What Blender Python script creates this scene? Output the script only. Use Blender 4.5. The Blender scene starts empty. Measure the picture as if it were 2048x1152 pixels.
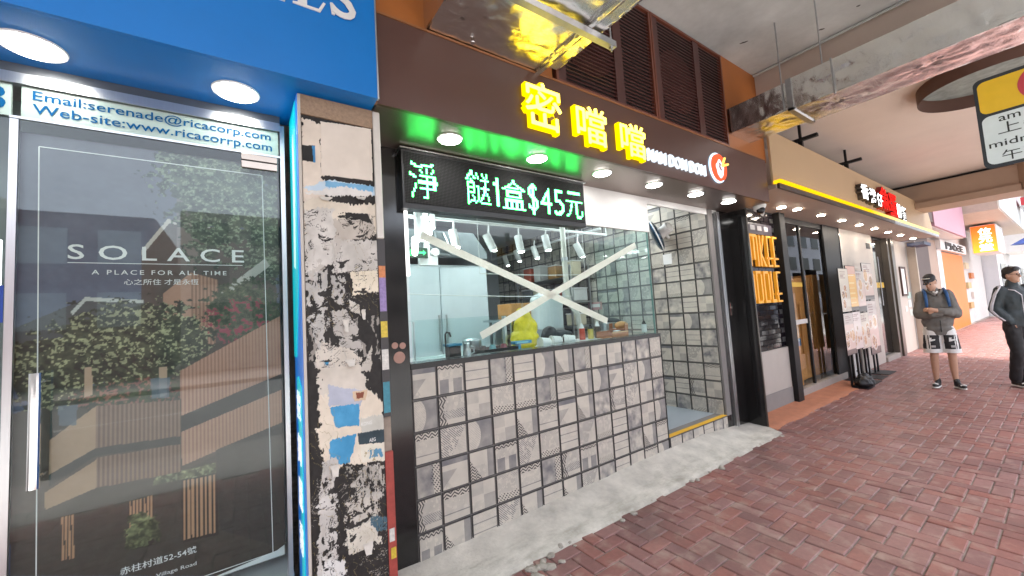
import bpy, bmesh, math, random
import numpy as np
from mathutils import Vector, Matrix, noise as mnoise

random.seed(7); rng = np.random.RandomState(11)
scene = bpy.context.scene
COL = scene.collection
R = math.radians

# ------------------------------------------------------------------ camera, world, sun, exposure
CAM = Vector((-0.8299, -2.4060, 1.4904))
CR = Vector((0.82246, -0.56550, -0.06143)); CU = Vector((0.01113, -0.09197, 0.99570)); CF = Vector((0.56872, 0.81960, 0.06935))
FPX = 783.96
cam_data = bpy.data.cameras.new('camera'); cam = bpy.data.objects.new('camera', cam_data); COL.objects.link(cam)
cam.matrix_world = Matrix(((CR.x, CU.x, -CF.x, CAM.x), (CR.y, CU.y, -CF.y, CAM.y), (CR.z, CU.z, -CF.z, CAM.z), (0, 0, 0, 1)))
cam_data.sensor_width = 36.0; cam_data.lens = 36.0 * FPX / 2048.0
cam_data.clip_start = 0.05; cam_data.clip_end = 600
scene.camera = cam

world = bpy.data.worlds.new('World'); scene.world = world; world.use_nodes = True
wn = world.node_tree; wn.nodes.clear()
sky = wn.nodes.new('ShaderNodeTexSky'); sky.sky_type = 'NISHITA'; sky.sun_disc = False
sky.sun_elevation = R(67); sky.sun_rotation = R(160); sky.air_density = 1.0; sky.dust_density = 4.0; sky.ozone_density = 1.0
hs = wn.nodes.new('ShaderNodeHueSaturation'); hs.inputs['Saturation'].default_value = 0.6
bg = wn.nodes.new('ShaderNodeBackground'); bg.inputs['Strength'].default_value = 0.15
wo = wn.nodes.new('ShaderNodeOutputWorld')
wn.links.new(sky.outputs[0], hs.inputs['Color']); wn.links.new(hs.outputs[0], bg.inputs[0]); wn.links.new(bg.outputs[0], wo.inputs[0])

sun_d = bpy.data.lights.new('sun', 'SUN'); sun_d.energy = 2.0; sun_d.angle = R(14); sun_d.color = (1.0, 0.97, 0.93)
sun = bpy.data.objects.new('sun', sun_d); COL.objects.link(sun)
_sd = Vector((math.sin(R(160)) * math.cos(R(67)), math.cos(R(160)) * math.cos(R(67)), math.sin(R(67))))
sun.rotation_euler = _sd.to_track_quat('Z', 'Y').to_euler()

scene.view_settings.view_transform = 'Standard'; scene.view_settings.look = 'None'
scene.view_settings.exposure = 2.45; scene.view_settings.gamma = 1.0; scene.view_settings.use_curve_mapping = False
scene.render.engine = 'CYCLES'
scene.cycles.use_denoising = True
scene.cycles.max_bounces = 8; scene.cycles.diffuse_bounces = 4; scene.cycles.glossy_bounces = 4
scene.cycles.transparent_max_bounces = 12; scene.cycles.caustics_reflective = False; scene.cycles.caustics_refractive = False
scene.cycles.sample_clamp_indirect = 6.0

# ------------------------------------------------------------------ pixel -> world helpers (measured from the photograph)
def _ray(x, y): return CF + CR * ((x - 1024) / FPX) - CU * ((y - 576) / FPX)
def PY(x, y, Y=0.0):
    d = _ray(x, y); return CAM + d * ((Y - CAM.y) / d.y)
def PX(x, y, X):
    d = _ray(x, y); return CAM + d * ((X - CAM.x) / d.x)
def PZ(x, y, Z=0.0):
    d = _ray(x, y); return CAM + d * ((Z - CAM.z) / d.z)

# ------------------------------------------------------------------ materials
def lin(c):
    c = c / 255.0
    return c / 12.92 if c <= 0.04045 else ((c + 0.055) / 1.055) ** 2.4
def S(r, g, b): return (lin(r), lin(g), lin(b))
_mats = {}
EK = 0.34   # lamp strengths are given for exposure 0.9
def mat(name, col, rough=0.5, metal=0.0, spec=0.5, var=0.08, vscale=6.0, bump=0.0, bscale=40.0, coat=0.0, emit=None, es=0.0, stretch=None, rvar=0.0):
    if name in _mats: return _mats[name]
    m = bpy.data.materials.new(name); m.use_nodes = True; t = m.node_tree
    b = t.nodes['Principled BSDF']
    b.inputs['Base Color'].default_value = (*col, 1); b.inputs['Roughness'].default_value = rough
    b.inputs['Metallic'].default_value = metal; b.inputs['Specular IOR Level'].default_value = spec
    b.inputs['Coat Weight'].default_value = coat; b.inputs['Coat Roughness'].default_value = 0.08
    if emit:
        b.inputs['Emission Color'].default_value = (*emit, 1); b.inputs['Emission Strength'].default_value = es * EK
    geo = t.nodes.new('ShaderNodeNewGeometry')
    src = geo.outputs['Position']
    if stretch:
        mp = t.nodes.new('ShaderNodeMapping'); mp.inputs['Scale'].default_value = stretch
        t.links.new(src, mp.inputs['Vector']); src = mp.outputs[0]
    if var > 0:
        n = t.nodes.new('ShaderNodeTexNoise'); n.inputs['Scale'].default_value = vscale; n.inputs['Detail'].default_value = 6; n.inputs['Roughness'].default_value = 0.65
        t.links.new(src, n.inputs['Vector'])
        mr = t.nodes.new('ShaderNodeMapRange'); mr.inputs[1].default_value = 0.25; mr.inputs[2].default_value = 0.75
        mr.inputs[3].default_value = 1 - var; mr.inputs[4].default_value = 1 + var
        t.links.new(n.outputs['Fac'], mr.inputs[0])
        mx = t.nodes.new('ShaderNodeVectorMath'); mx.operation = 'SCALE'; mx.inputs[0].default_value = col
        t.links.new(mr.outputs[0], mx.inputs['Scale']); t.links.new(mx.outputs[0], b.inputs['Base Color'])
        if rvar:
            mr2 = t.nodes.new('ShaderNodeMapRange'); mr2.inputs[1].default_value = 0.3; mr2.inputs[2].default_value = 0.7
            mr2.inputs[3].default_value = max(0.02, rough - rvar); mr2.inputs[4].default_value = rough + rvar
            t.links.new(n.outputs['Fac'], mr2.inputs[0]); t.links.new(mr2.outputs[0], b.inputs['Roughness'])
    if bump > 0:
        n2 = t.nodes.new('ShaderNodeTexNoise'); n2.inputs['Scale'].default_value = bscale; n2.inputs['Detail'].default_value = 5
        t.links.new(src, n2.inputs['Vector'])
        bp = t.nodes.new('ShaderNodeBump'); bp.inputs['Strength'].default_value = bump; bp.inputs['Distance'].default_value = 0.01
        t.links.new(n2.outputs['Fac'], bp.inputs['Height']); t.links.new(bp.outputs[0], b.inputs['Normal'])
    _mats[name] = m
    return m

def emat(name, col, s):
    if name in _mats: return _mats[name]
    m = bpy.data.materials.new(name); m.use_nodes = True; t = m.node_tree; t.nodes.clear()
    e = t.nodes.new('ShaderNodeEmission'); e.inputs[0].default_value = (*col, 1); e.inputs[1].default_value = s * EK
    o = t.nodes.new('ShaderNodeOutputMaterial'); t.links.new(e.outputs[0], o.inputs[0]); _mats[name] = m
    return m

def glass_mat(name, tint=(0.90, 0.97, 0.965), ior=1.5, rough=0.0):
    if name in _mats: return _mats[name]
    m = bpy.data.materials.new(name); m.use_nodes = True; t = m.node_tree; t.nodes.clear()
    tr = t.nodes.new('ShaderNodeBsdfTransparent'); tr.inputs[0].default_value = (*tint, 1)
    gl = t.nodes.new('ShaderNodeBsdfGlossy'); gl.inputs['Roughness'].default_value = rough
    fr = t.nodes.new('ShaderNodeFresnel'); fr.inputs[0].default_value = ior
    mx = t.nodes.new('ShaderNodeMixShader'); o = t.nodes.new('ShaderNodeOutputMaterial')
    ge = t.nodes.new('ShaderNodeNewGeometry'); fac = V(t, fr.outputs[0]) * (1.0 - V(t, ge.outputs['Backfacing']))
    t.links.new(fac.s, mx.inputs[0]); t.links.new(tr.outputs[0], mx.inputs[1]); t.links.new(gl.outputs[0], mx.inputs[2]); t.links.new(mx.outputs[0], o.inputs[0])
    _mats[name] = m
    return m

def print_mat(name, rough=0.5, coat=0.0, es=0.0):
    if name in _mats: return _mats[name]
    m = bpy.data.materials.new(name); m.use_nodes = True; t = m.node_tree; b = t.nodes['Principled BSDF']
    a = t.nodes.new('ShaderNodeAttribute'); a.attribute_name = 'Col'
    t.links.new(a.outputs['Color'], b.inputs['Base Color']); b.inputs['Roughness'].default_value = rough
    b.inputs['Coat Weight'].default_value = coat
    if es:
        t.links.new(a.outputs['Color'], b.inputs['Emission Color']); b.inputs['Emission Strength'].default_value = es * EK
    _mats[name] = m
    return m

# tiny expression language over math nodes, for the printed tile patterns
class V:
    def __init__(s, t, sock): s.t = t; s.s = sock
    def _m(s, op, *a):
        n = s.t.nodes.new('ShaderNodeMath'); n.operation = op
        for i, x in enumerate((s,) + a):
            if isinstance(x, V): s.t.links.new(x.s, n.inputs[i])
            else: n.inputs[i].default_value = x
        return V(s.t, n.outputs[0])
    def __add__(s, o): return s._m('ADD', o)
    __radd__ = __add__
    def __mul__(s, o): return s._m('MULTIPLY', o)
    __rmul__ = __mul__
    def __sub__(s, o): return s._m('SUBTRACT', o)
    def __rsub__(s, o): return (s * -1.0) + o
    def gt(s, o): return s._m('GREATER_THAN', o)
    def lt(s, o): return s._m('LESS_THAN', o)
    def mx(s, o): return s._m('MAXIMUM', o)
    def mn(s, o): return s._m('MINIMUM', o)
    def fr(s): return s._m('FRACT')
    def ab(s): return s._m('ABSOLUTE')

def tile_mat(k):
    name = 'tile_print_%d' % k
    if name in _mats: return _mats[name]
    m = bpy.data.materials.new(name); m.use_nodes = True; t = m.node_tree; b = t.nodes['Principled BSDF']
    tc = t.nodes.new('ShaderNodeTexCoord'); sp = t.nodes.new('ShaderNodeSeparateXYZ'); t.links.new(tc.outputs['Generated'], sp.inputs[0])
    u = V(t, sp.outputs[0]); v = V(t, sp.outputs[2])
    geo = t.nodes.new('ShaderNodeNewGeometry')
    def nz(sc, det=4):
        n = t.nodes.new('ShaderNodeTexNoise'); n.inputs['Scale'].default_value = sc; n.inputs['Detail'].default_value = det
        t.links.new(geo.outputs['Position'], n.inputs['Vector']); return V(t, n.outputs['Fac'])
    cloud = nz(11); grain = nz(45, 2); broken = grain.gt(0.43)
    def chev(n=7.0, mm=3.5, kk=1.0): return ((v * n + ((u * mm).fr() - 0.5).ab() * (2 * kk)).fr()).lt(0.5)
    def chevx(n=7.0, mm=4.0): return ((u * n + ((v * mm).fr() - 0.5).ab() * 2.0).fr()).lt(0.5)
    vh = ((u * 22.0).fr()).lt(0.38) * broken
    hh = ((v * 20.0).fr()).lt(0.38) * broken
    dh = (((u + v) * 12.0).fr()).lt(0.42) * broken
    dh2 = (((u - v) * 12.0 + 30.0).fr()).lt(0.42) * broken
    cross = (((u + v) * 9.0).fr()).lt(0.5) * (((u - v) * 6.0 + 12.0).fr()).lt(0.6)
    Z0 = u * 0.0
    if k == 0:   # zigzag top, arches below
        dk = chev(9, 5, .8) * v.gt(.82); arch = ((u * 2.0).fr() - 0.5).ab().lt(.33) * v.lt(.5)
        gm = (arch * .75).mx(vh * v.gt(.4) * .45)
    elif k == 1:  # chevron triangle and grey band
        dk = chev(10, 5) * (u * 1.5 + v).lt(.78); gm = (u.gt(.72) * .7).mx(vh * v.lt(.5) * .35)
    elif k == 2:  # pale half disc on grey
        rr = (u + .18) * (u + .18) + (v - .5) * (v - .5)
        dk = Z0; gm = (rr.gt(.48) * .75).mx(dh * rr.lt(.48) * .25)
    elif k == 3:  # horizontal rules
        dk = Z0; gm = (((v * 3.1).fr()).lt(.12) * .75).mx(dh2 * v.gt(.45) * .2)
    elif k == 4:  # cross hatch right border on grey blotches
        dk = cross * (u + (cloud - .5) * .5).gt(.66); gm = u.lt(.7) * .75 * cloud * 1.6
    elif k == 5:  # cross hatch bottom
        dk = cross * (v + (cloud - .5) * .4).lt(.27); gm = (vh * v.gt(.3) * .5).mx(dh * v.gt(.78) * .4)
    elif k == 6:  # zigzag left border, pinstripes
        dk = chevx(9, 3) * (u + (v - .5).ab() * -.35).lt(.16); gm = (vh * v.gt(.5) * .6).mx((dh * .6 + .25) * v.lt(.5) * v.gt(.2))
    elif k == 7:  # patchwork
        dk = Z0; gm = ((u.gt(.5) * v.lt(.5)) * .4).mx((u.lt(.5) * v.gt(.55)) * .22).mx(vh * v.lt(.35) * .3)
    elif k == 8:  # dark top band, pale triangle
        dk = Z0; gm = (v.gt(.8) * .9).mx((u + v * -1.0).lt(-.05) * v.lt(.62) * .45).mx(vh * (u * 1.3 + v).lt(.55) * .6)
    elif k == 9:  # grey smudges
        dk = Z0; gm = ((cloud - .33) * 2.6).mn(.85).mx(dh * v.gt(.6) * .5)
    elif k == 10:  # zigzag top double, bands
        dk = chev(9, 3.5, 1.0) * (v + ((u * 3.5).fr() - .5).ab() * -.1).gt(.74); gm = (((v * 4.0).fr()).lt(.16) * v.lt(.5) * .7).mx(vh * v.gt(.3) * v.lt(.75) * .35)
    else:        # diagonal hatch wedge
        dk = Z0; gm = (dh * (u + v * -.6).lt(.4) * 1.0).mx(hh * u.gt(.6) * .25)
    gm = gm * (cloud * 1.1 + .45)
    wear = (cloud - .5) * .35
    edge = ((u - .5).ab().mx((v - .5).ab())).gt(.466)
    def mixc(fac, c1, c2):
        n = t.nodes.new('ShaderNodeMix'); n.data_type = 'RGBA'
        t.links.new(fac.s, n.inputs[0])
        for i, c in ((6, c1), (7, c2)):
            if isinstance(c, tuple): n.inputs[i].default_value = (*c, 1)
            else: t.links.new(c, n.inputs[i])
        return n.outputs[2]
    base = mixc(cloud, (0.63, 0.575, 0.485), (0.42, 0.39, 0.34))
    c = mixc(gm.mn(1.0).mx(0.0), base, (0.155, 0.152, 0.160))
    c = mixc((dk * .92), c, (0.035, 0.032, 0.034))
    c = mixc((edge * .93), c, (0.028, 0.026, 0.027))
    t.links.new(c, b.inputs['Base Color']); b.inputs['Roughness'].default_value = 0.42
    _mats[name] = m
    return m

# ------------------------------------------------------------------ mesh helpers
_work = bpy.data.scenes.new('workbench')
def evaluated_mesh(o):
    _work.collection.objects.link(o); vl = _work.view_layers[0]; vl.update()
    me = bpy.data.meshes.new_from_object(o.evaluated_get(vl.depsgraph))
    bpy.data.objects.remove(o); return me
def link(name, mesh, parent=None, m=None, smooth=False):
    o = bpy.data.objects.new(name, mesh); COL.objects.link(o)
    if m is not None:
        if isinstance(m, (list, tuple)):
            for x in m: mesh.materials.append(x)
        else: mesh.materials.append(m)
    if smooth: mesh.polygons.foreach_set('use_smooth', [True] * len(mesh.polygons))
    if parent is not None:
        o.parent = parent
        base = parent.matrix_basis if parent.parent is None else (parent.parent.matrix_basis @ parent.matrix_parent_inverse @ parent.matrix_basis)
        o.matrix_parent_inverse = base.inverted()
    return o
def obj(name, bm, m, parent=None, smooth=False):
    me = bpy.data.meshes.new(name); bm.to_mesh(me); bm.free()
    return link(name, me, parent, m, smooth)
def tag(o, label=None, cat=None, group=None, kind=None):
    if label: o['label'] = label
    if cat: o['category'] = cat
    if group: o['group'] = group
    o['kind'] = kind or 'thing'
    return o
def thing(name, label, cat, loc=(0, 0, 0), group=None, rz=0.0):
    e = bpy.data.objects.new(name, None); COL.objects.link(e); e.location = loc; e.rotation_euler = (0, 0, rz)
    e.empty_display_size = 0.1
    e.matrix_basis = Matrix.Translation(loc) @ Matrix.Rotation(rz, 4, 'Z')
    return tag(e, label, cat, group)
def B(x0, x1, y0, y1, z0, z1, bev=0.0, bm=None, seg=1):
    nb = bmesh.new()
    M = Matrix.Translation(((x0 + x1) / 2, (y0 + y1) / 2, (z0 + z1) / 2)) @ Matrix.Diagonal((abs(x1 - x0), abs(y1 - y0), abs(z1 - z0), 1))
    bmesh.ops.create_cube(nb, size=1.0, matrix=M)
    if bev > 0: bmesh.ops.bevel(nb, geom=nb.edges[:], offset=bev, segments=seg, affect='EDGES', profile=0.5)
    if bm is None: return nb
    tmp = bpy.data.meshes.new('tmp'); nb.to_mesh(tmp); nb.free(); bm.from_mesh(tmp); bpy.data.meshes.remove(tmp)
    return bm
def add(bm, other):
    tmp = bpy.data.meshes.new('tmp'); other.to_mesh(tmp); other.free(); bm.from_mesh(tmp); bpy.data.meshes.remove(tmp); return bm
def box(name, x0, x1, y0, y1, z0, z1, m, parent=None, bev=0.0): return obj(name, B(x0, x1, y0, y1, z0, z1, bev), m, parent)
def tube_bm(pts, r, n=10, bm=None, cap=True):
    bm = bm or bmesh.new(); pts = [Vector(p) for p in pts]; rings = []
    rs = r if isinstance(r, (list, tuple)) else [r] * len(pts)
    prev = None
    for i, p in enumerate(pts):
        d = (pts[min(i + 1, len(pts) - 1)] - pts[max(i - 1, 0)]).normalized()
        a = (prev - d * prev.dot(d)).normalized() if prev is not None and (prev - d * prev.dot(d)).length > 1e-4 else d.orthogonal().normalized()
        prev = a; bb = d.cross(a)
        rings.append([bm.verts.new(p + (a * math.cos(2 * math.pi * k / n) + bb * math.sin(2 * math.pi * k / n)) * rs[i]) for k in range(n)])
    for i in range(len(rings) - 1):
        for k in range(n): bm.faces.new((rings[i][k], rings[i][(k + 1) % n], rings[i + 1][(k + 1) % n], rings[i + 1][k]))
    if cap:
        bm.faces.new(rings[0][::-1]); bm.faces.new(rings[-1])
    return bm
def disc_bm(c, r, axis='Z', n=24, h=0.004, bm=None):
    bm = bm or bmesh.new()
    rot = {'Z': Matrix.Identity(4), 'Y': Matrix.Rotation(R(90), 4, 'X'), 'X': Matrix.Rotation(R(90), 4, 'Y')}[axis]
    bmesh.ops.create_cone(bm, cap_ends=True, segments=n, radius1=r, radius2=r, depth=h, matrix=Matrix.Translation(c) @ rot); return bm
def prism_y(pts, y0, y1, bm=None):   # polygon in XZ extruded along Y
    bm = bm or bmesh.new()
    a = [bm.verts.new((x, y0, z)) for x, z in pts]; b = [bm.verts.new((x, y1, z)) for x, z in pts]
    f = bm.faces.new(a); bm.faces.new(b[::-1])
    for i in range(len(pts)): bm.faces.new((a[i], b[i], b[(i + 1) % len(pts)], a[(i + 1) % len(pts)]))
    bmesh.ops.recalc_face_normals(bm, faces=bm.faces[:]); return bm

# lettering: a text curve turned into a mesh and fitted into a rectangle on a wall
FACADE = Matrix(((1, 0, 0, 0), (0, 0, -1, 0), (0, 1, 0, 0), (0, 0, 0, 1)))      # reads from the street
SIDE = Matrix(((0, 0, -1, 0), (-1, 0, 0, 0), (0, 1, 0, 0), (0, 0, 0, 1)))       # reads along the arcade
def text_mesh(s, offset=0.0, extrude=0.0, bevel=0.0, res=3, spacing=1.0, shear=0.0):
    c = bpy.data.curves.new('lettering', 'FONT'); c.body = s; c.size = 1.0; c.offset = offset; c.extrude = extrude
    c.bevel_depth = bevel; c.bevel_resolution = 1; c.resolution_u = res; c.space_character = spacing; c.shear = shear
    me = evaluated_mesh(bpy.data.objects.new('lettering_curve', c)); bpy.data.curves.remove(c)
    return me
def text(name, s, origin, w, h, m, parent=None, frame=FACADE, offset=0.0, extrude=0.0, bevel=0.0, depth=None, rot=0.0, spacing=1.0, pad=None, res=3, shear=0.0):
    """origin = lower-left corner on the surface; w, h = size of the rectangle; depth = thickness in metres"""
    me = text_mesh(s, offset, extrude, bevel, res, spacing, shear)
    n = len(me.vertices); co = np.empty(n * 3, np.float32); me.vertices.foreach_get('co', co); co = co.reshape(-1, 3)
    lo, hi = co.min(0), co.max(0)
    if pad is not None: lo, hi = np.array(pad[0] + (lo[2],)), np.array(pad[1] + (hi[2],))
    sx = w / (hi[0] - lo[0]); sy = (h / (hi[1] - lo[1])) if h else sx
    co[:, 0] = (co[:, 0] - lo[0]) * sx; co[:, 1] = (co[:, 1] - lo[1]) * sy
    dz = hi[2] - lo[2]
    co[:, 2] = ((co[:, 2] - lo[2]) / dz * (depth or 0.002)) if dz > 1e-6 else 0.0
    me.vertices.foreach_set('co', co.ravel()); me.update()
    me.transform(Matrix.Translation(origin) @ frame @ Matrix.Rotation(rot, 4, 'Z'))
    return link(name, me, parent, m)

# flat prints: a grid sheet with a colour per vertex
def _hash_noise(x, y, seed):
    tab = np.random.RandomState(seed).rand(64, 64)
    xi = np.floor(x).astype(int); yi = np.floor(y).astype(int); fx = x - xi; fy = y - yi
    fx = fx * fx * (3 - 2 * fx); fy = fy * fy * (3 - 2 * fy)
    g = lambda i, j: tab[i % 64, j % 64]
    return (g(xi, yi) * (1 - fx) + g(xi + 1, yi) * fx) * (1 - fy) + (g(xi, yi + 1) * (1 - fx) + g(xi + 1, yi + 1) * fx) * fy
def fbm(x, y, seed, o=4):
    r = 0; a = 0.5
    for i in range(o): r = r + a * _hash_noise(x * 2 ** i, y * 2 ** i, seed + i); a *= 0.5
    return r / (1 - 0.5 ** o)
class Sheet:
    def __init__(s, a0, a1, z0, z1, na, nz):
        s.a0, s.a1, s.z0, s.z1, s.na, s.nz = a0, a1, z0, z1, na, nz
        s.A, s.Z = np.meshgrid(np.linspace(a0, a1, na), np.linspace(z0, z1, nz)); s.c = np.zeros((nz, na, 3)); s.h = np.zeros((nz, na))
    def inside(s, pts):
        m = np.zeros(s.A.shape, bool); n = len(pts)
        for i in range(n):
            x0, y0 = pts[i]; x1, y1 = pts[(i + 1) % n]
            if y0 == y1: continue
            c = ((y0 > s.Z) != (y1 > s.Z)) & (s.A < (x1 - x0) * (s.Z - y0) / (y1 - y0) + x0); m ^= c
        return m
    def fill(s, mask, col, a=1.0):
        col = np.asarray(col, float); al = np.asarray(mask, float) * a
        s.c = s.c * (1 - al[..., None]) + (col if col.ndim == 3 else col[None, None]) * al[..., None]
    def poly(s, pts, col, a=1.0): s.fill(s.inside(pts), col, a)
    def build(s, name, frame_pt, m, parent=None, base=0.0):
        """frame_pt(a, z, h) -> world"""
        nv = s.na * s.nz; A, Z, H = s.A.ravel(), s.Z.ravel(), s.h.ravel()
        co = np.stack(frame_pt(A, Z, H), -1)
        i = np.arange(nv).reshape(s.nz, s.na); q = np.stack([i[:-1, :-1], i[:-1, 1:], i[1:, 1:], i[1:, :-1]], -1).reshape(-1, 4)
        me = bpy.data.meshes.new(name); me.vertices.add(nv); me.vertices.foreach_set('co', co.astype(np.float32).ravel())
        me.loops.add(q.size); me.loops.foreach_set('vertex_index', q.ravel().astype(np.int32))
        me.polygons.add(len(q)); me.polygons.foreach_set('loop_start', np.arange(0, q.size, 4, dtype=np.int32)); me.polygons.foreach_set('loop_total', np.full(len(q), 4, np.int32))
        me.update(); me.validate()
        at = me.color_attributes.new('Col', 'FLOAT_COLOR', 'POINT')
        c = np.clip(s.c, 0, 255) / 255.0; c = np.where(c <= 0.04045, c / 12.92, ((c + 0.055) / 1.055) ** 2.4)
        at.data.foreach_set('color', np.concatenate([c.reshape(-1, 3), np.ones((nv, 1))], 1).astype(np.float32).ravel())
        return link(name, me, parent, m)

# organic shapes: tapered limbs and ellipsoids fused into one smooth surface
def blob(name, limbs, m, parent=None, voxel=0.012, smooth=4, matfn=None, xf=None, cut=None, fold=0):
    bm = bmesh.new()
    for L in limbs:
        if L[0] == 'e':      # ellipsoid: centre, radii, optional rotation about X, Z
            _, c, rad = L[:3]; rx = L[3] if len(L) > 3 else 0; rzz = L[4] if len(L) > 4 else 0
            bmesh.ops.create_icosphere(bm, subdivisions=3, radius=1.0, matrix=Matrix.Translation(c) @ Matrix.Rotation(rzz, 4, 'Z') @ Matrix.Rotation(rx, 4, 'X') @ Matrix.Diagonal((*rad, 1)))
        else:                # chain of joints with radii
            pts = [Vector(p[:3]) for p in L[1]]; rs = [p[3] for p in L[1]]
            for i in range(len(pts)):
                bmesh.ops.create_icosphere(bm, subdivisions=2, radius=rs[i], matrix=Matrix.Translation(pts[i]))
                if i:
                    d = pts[i] - pts[i - 1]
                    if d.length < 1e-5: continue
                    bmesh.ops.create_cone(bm, cap_ends=True, segments=16, radius1=rs[i - 1], radius2=rs[i], depth=d.length,
                                          matrix=Matrix.Translation((pts[i] + pts[i - 1]) / 2) @ d.to_track_quat('Z', 'Y').to_matrix().to_4x4())
    me = bpy.data.meshes.new('blob'); bm.to_mesh(me); bm.free()
    o = bpy.data.objects.new('blob', me)
    md = o.modifiers.new('r', 'REMESH'); md.mode = 'VOXEL'; md.voxel_size = voxel
    if smooth:
        sm = o.modifiers.new('s', 'SMOOTH'); sm.factor = 0.5; sm.iterations = smooth
    res = evaluated_mesh(o); bpy.data.meshes.remove(me)
    if fold:
        for v in res.vertices:
            p = v.co; v.co = p + v.normal * fold * (mnoise.noise((p.x * 9, p.y * 9, p.z * 15)) + .7 * mnoise.noise((p.x * 20 + p.z * 9, p.y * 20, p.z * 20 - p.x * 14)))
    if cut is not None:
        bm = bmesh.new(); bm.from_mesh(res); bmesh.ops.bisect_plane(bm, geom=bm.verts[:] + bm.edges[:] + bm.faces[:], plane_co=(0, 0, cut), plane_no=(0, 0, 1), clear_inner=True)
        bmesh.ops.holes_fill(bm, edges=[e for e in bm.edges if e.is_boundary]); bm.to_mesh(res); bm.free()
    res.materials.clear()
    ms = m if isinstance(m, (list, tuple)) else [m]
    for x in ms: res.materials.append(x)
    if matfn:
        for p in res.polygons: p.material_index = matfn(p.center, p.normal)
    res.polygons.foreach_set('use_smooth', [True] * len(res.polygons))
    if xf: res.transform(xf)
    return link(name, res, parent)

# ------------------------------------------------------------------ shared materials
M_white = mat('white_paint', (.78, .77, .75), .55, var=.05)
M_black = mat('black_gloss_cladding', (.012, .011, .011), .12, spec=.6, var=.1, vscale=3, rvar=.04)
M_blackmatt = mat('black_matt', (.010, .010, .011), .5, spec=.35)
M_alu = mat('aluminium', (.62, .63, .64), .28, metal=1, var=.06, stretch=(40, 40, 1))
M_chrome = mat('chrome', (.8, .8, .8), .08, metal=1, var=.03)
M_steel = mat('galvanised_steel', (.5, .51, .53), .35, metal=1, var=.15, vscale=20)
M_grout = mat('tile_grout', (.20, .185, .175), .8)
M_lamp = emat('lamp_white', (1, .98, .95), 38)
M_glass = glass_mat('clear_glass')
M_orange = mat('orange_wall_paint', (.42, .135, .028), .45, var=.07, vscale=3)
M_brown = mat('brown_sign_panel', (.092, .042, .031), .40, spec=.5, var=.12, vscale=1.6, rvar=.08)
M_ink = mat('black_ink', (.02, .02, .02), .6)
M_card = mat('cardboard', (.56, .27, .085), .8, var=.12, vscale=9)

# ------------------------------------------------------------------ ground, pavement, road
M_earth = mat('pavement_mortar', (.27, .235, .21), .9, var=.75, vscale=4.5, bump=.3, bscale=120)
g = tag(box('ground', -120, 220, -120, 120, -.6, -.30, mat('far_ground', (.2, .19, .18), .9)), kind='structure')
pav = tag(box('pavement', -7, 60, -4.25, 5.2, -.30, -.009, M_earth), kind='structure')
box('kerb', -7, 60, -4.45, -4.25, -.30, -.004, mat('kerb_stone', (.36, .35, .33), .85, bump=.2), pav)
for k in range(-7, 40): box('bounce_slab', k * 1.2 + .004, (k + 1) * 1.2 - .004, -4.246, -2.985, -.30, -.003 + .0012 * (k % 3), mat('pale_bounce_paving', (.37, .36, .345), .85, var=.15, vscale=9, bump=.3), pav)  # pale slabs added out of view to whiten light bounced onto the ceiling
road = tag(box('road', -80, 160, -13.2, -4.45, -.30, -.14, mat('concrete_road', (.24, .24, .235), .85, var=.2, vscale=60, bump=.4, bscale=200)), kind='structure')
for x in range(-40, 80, 6): box('road_line', x, x + 2.4, -8.9, -8.78, -.139, -.136, mat('road_paint', (.7, .7, .66), .7), road)
far_pav = tag(box('far_pavement', -80, 160, -17.0, -13.2, -.30, -.01, mat('far_paving', (.32, .29, .27), .9)), kind='structure')

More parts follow.
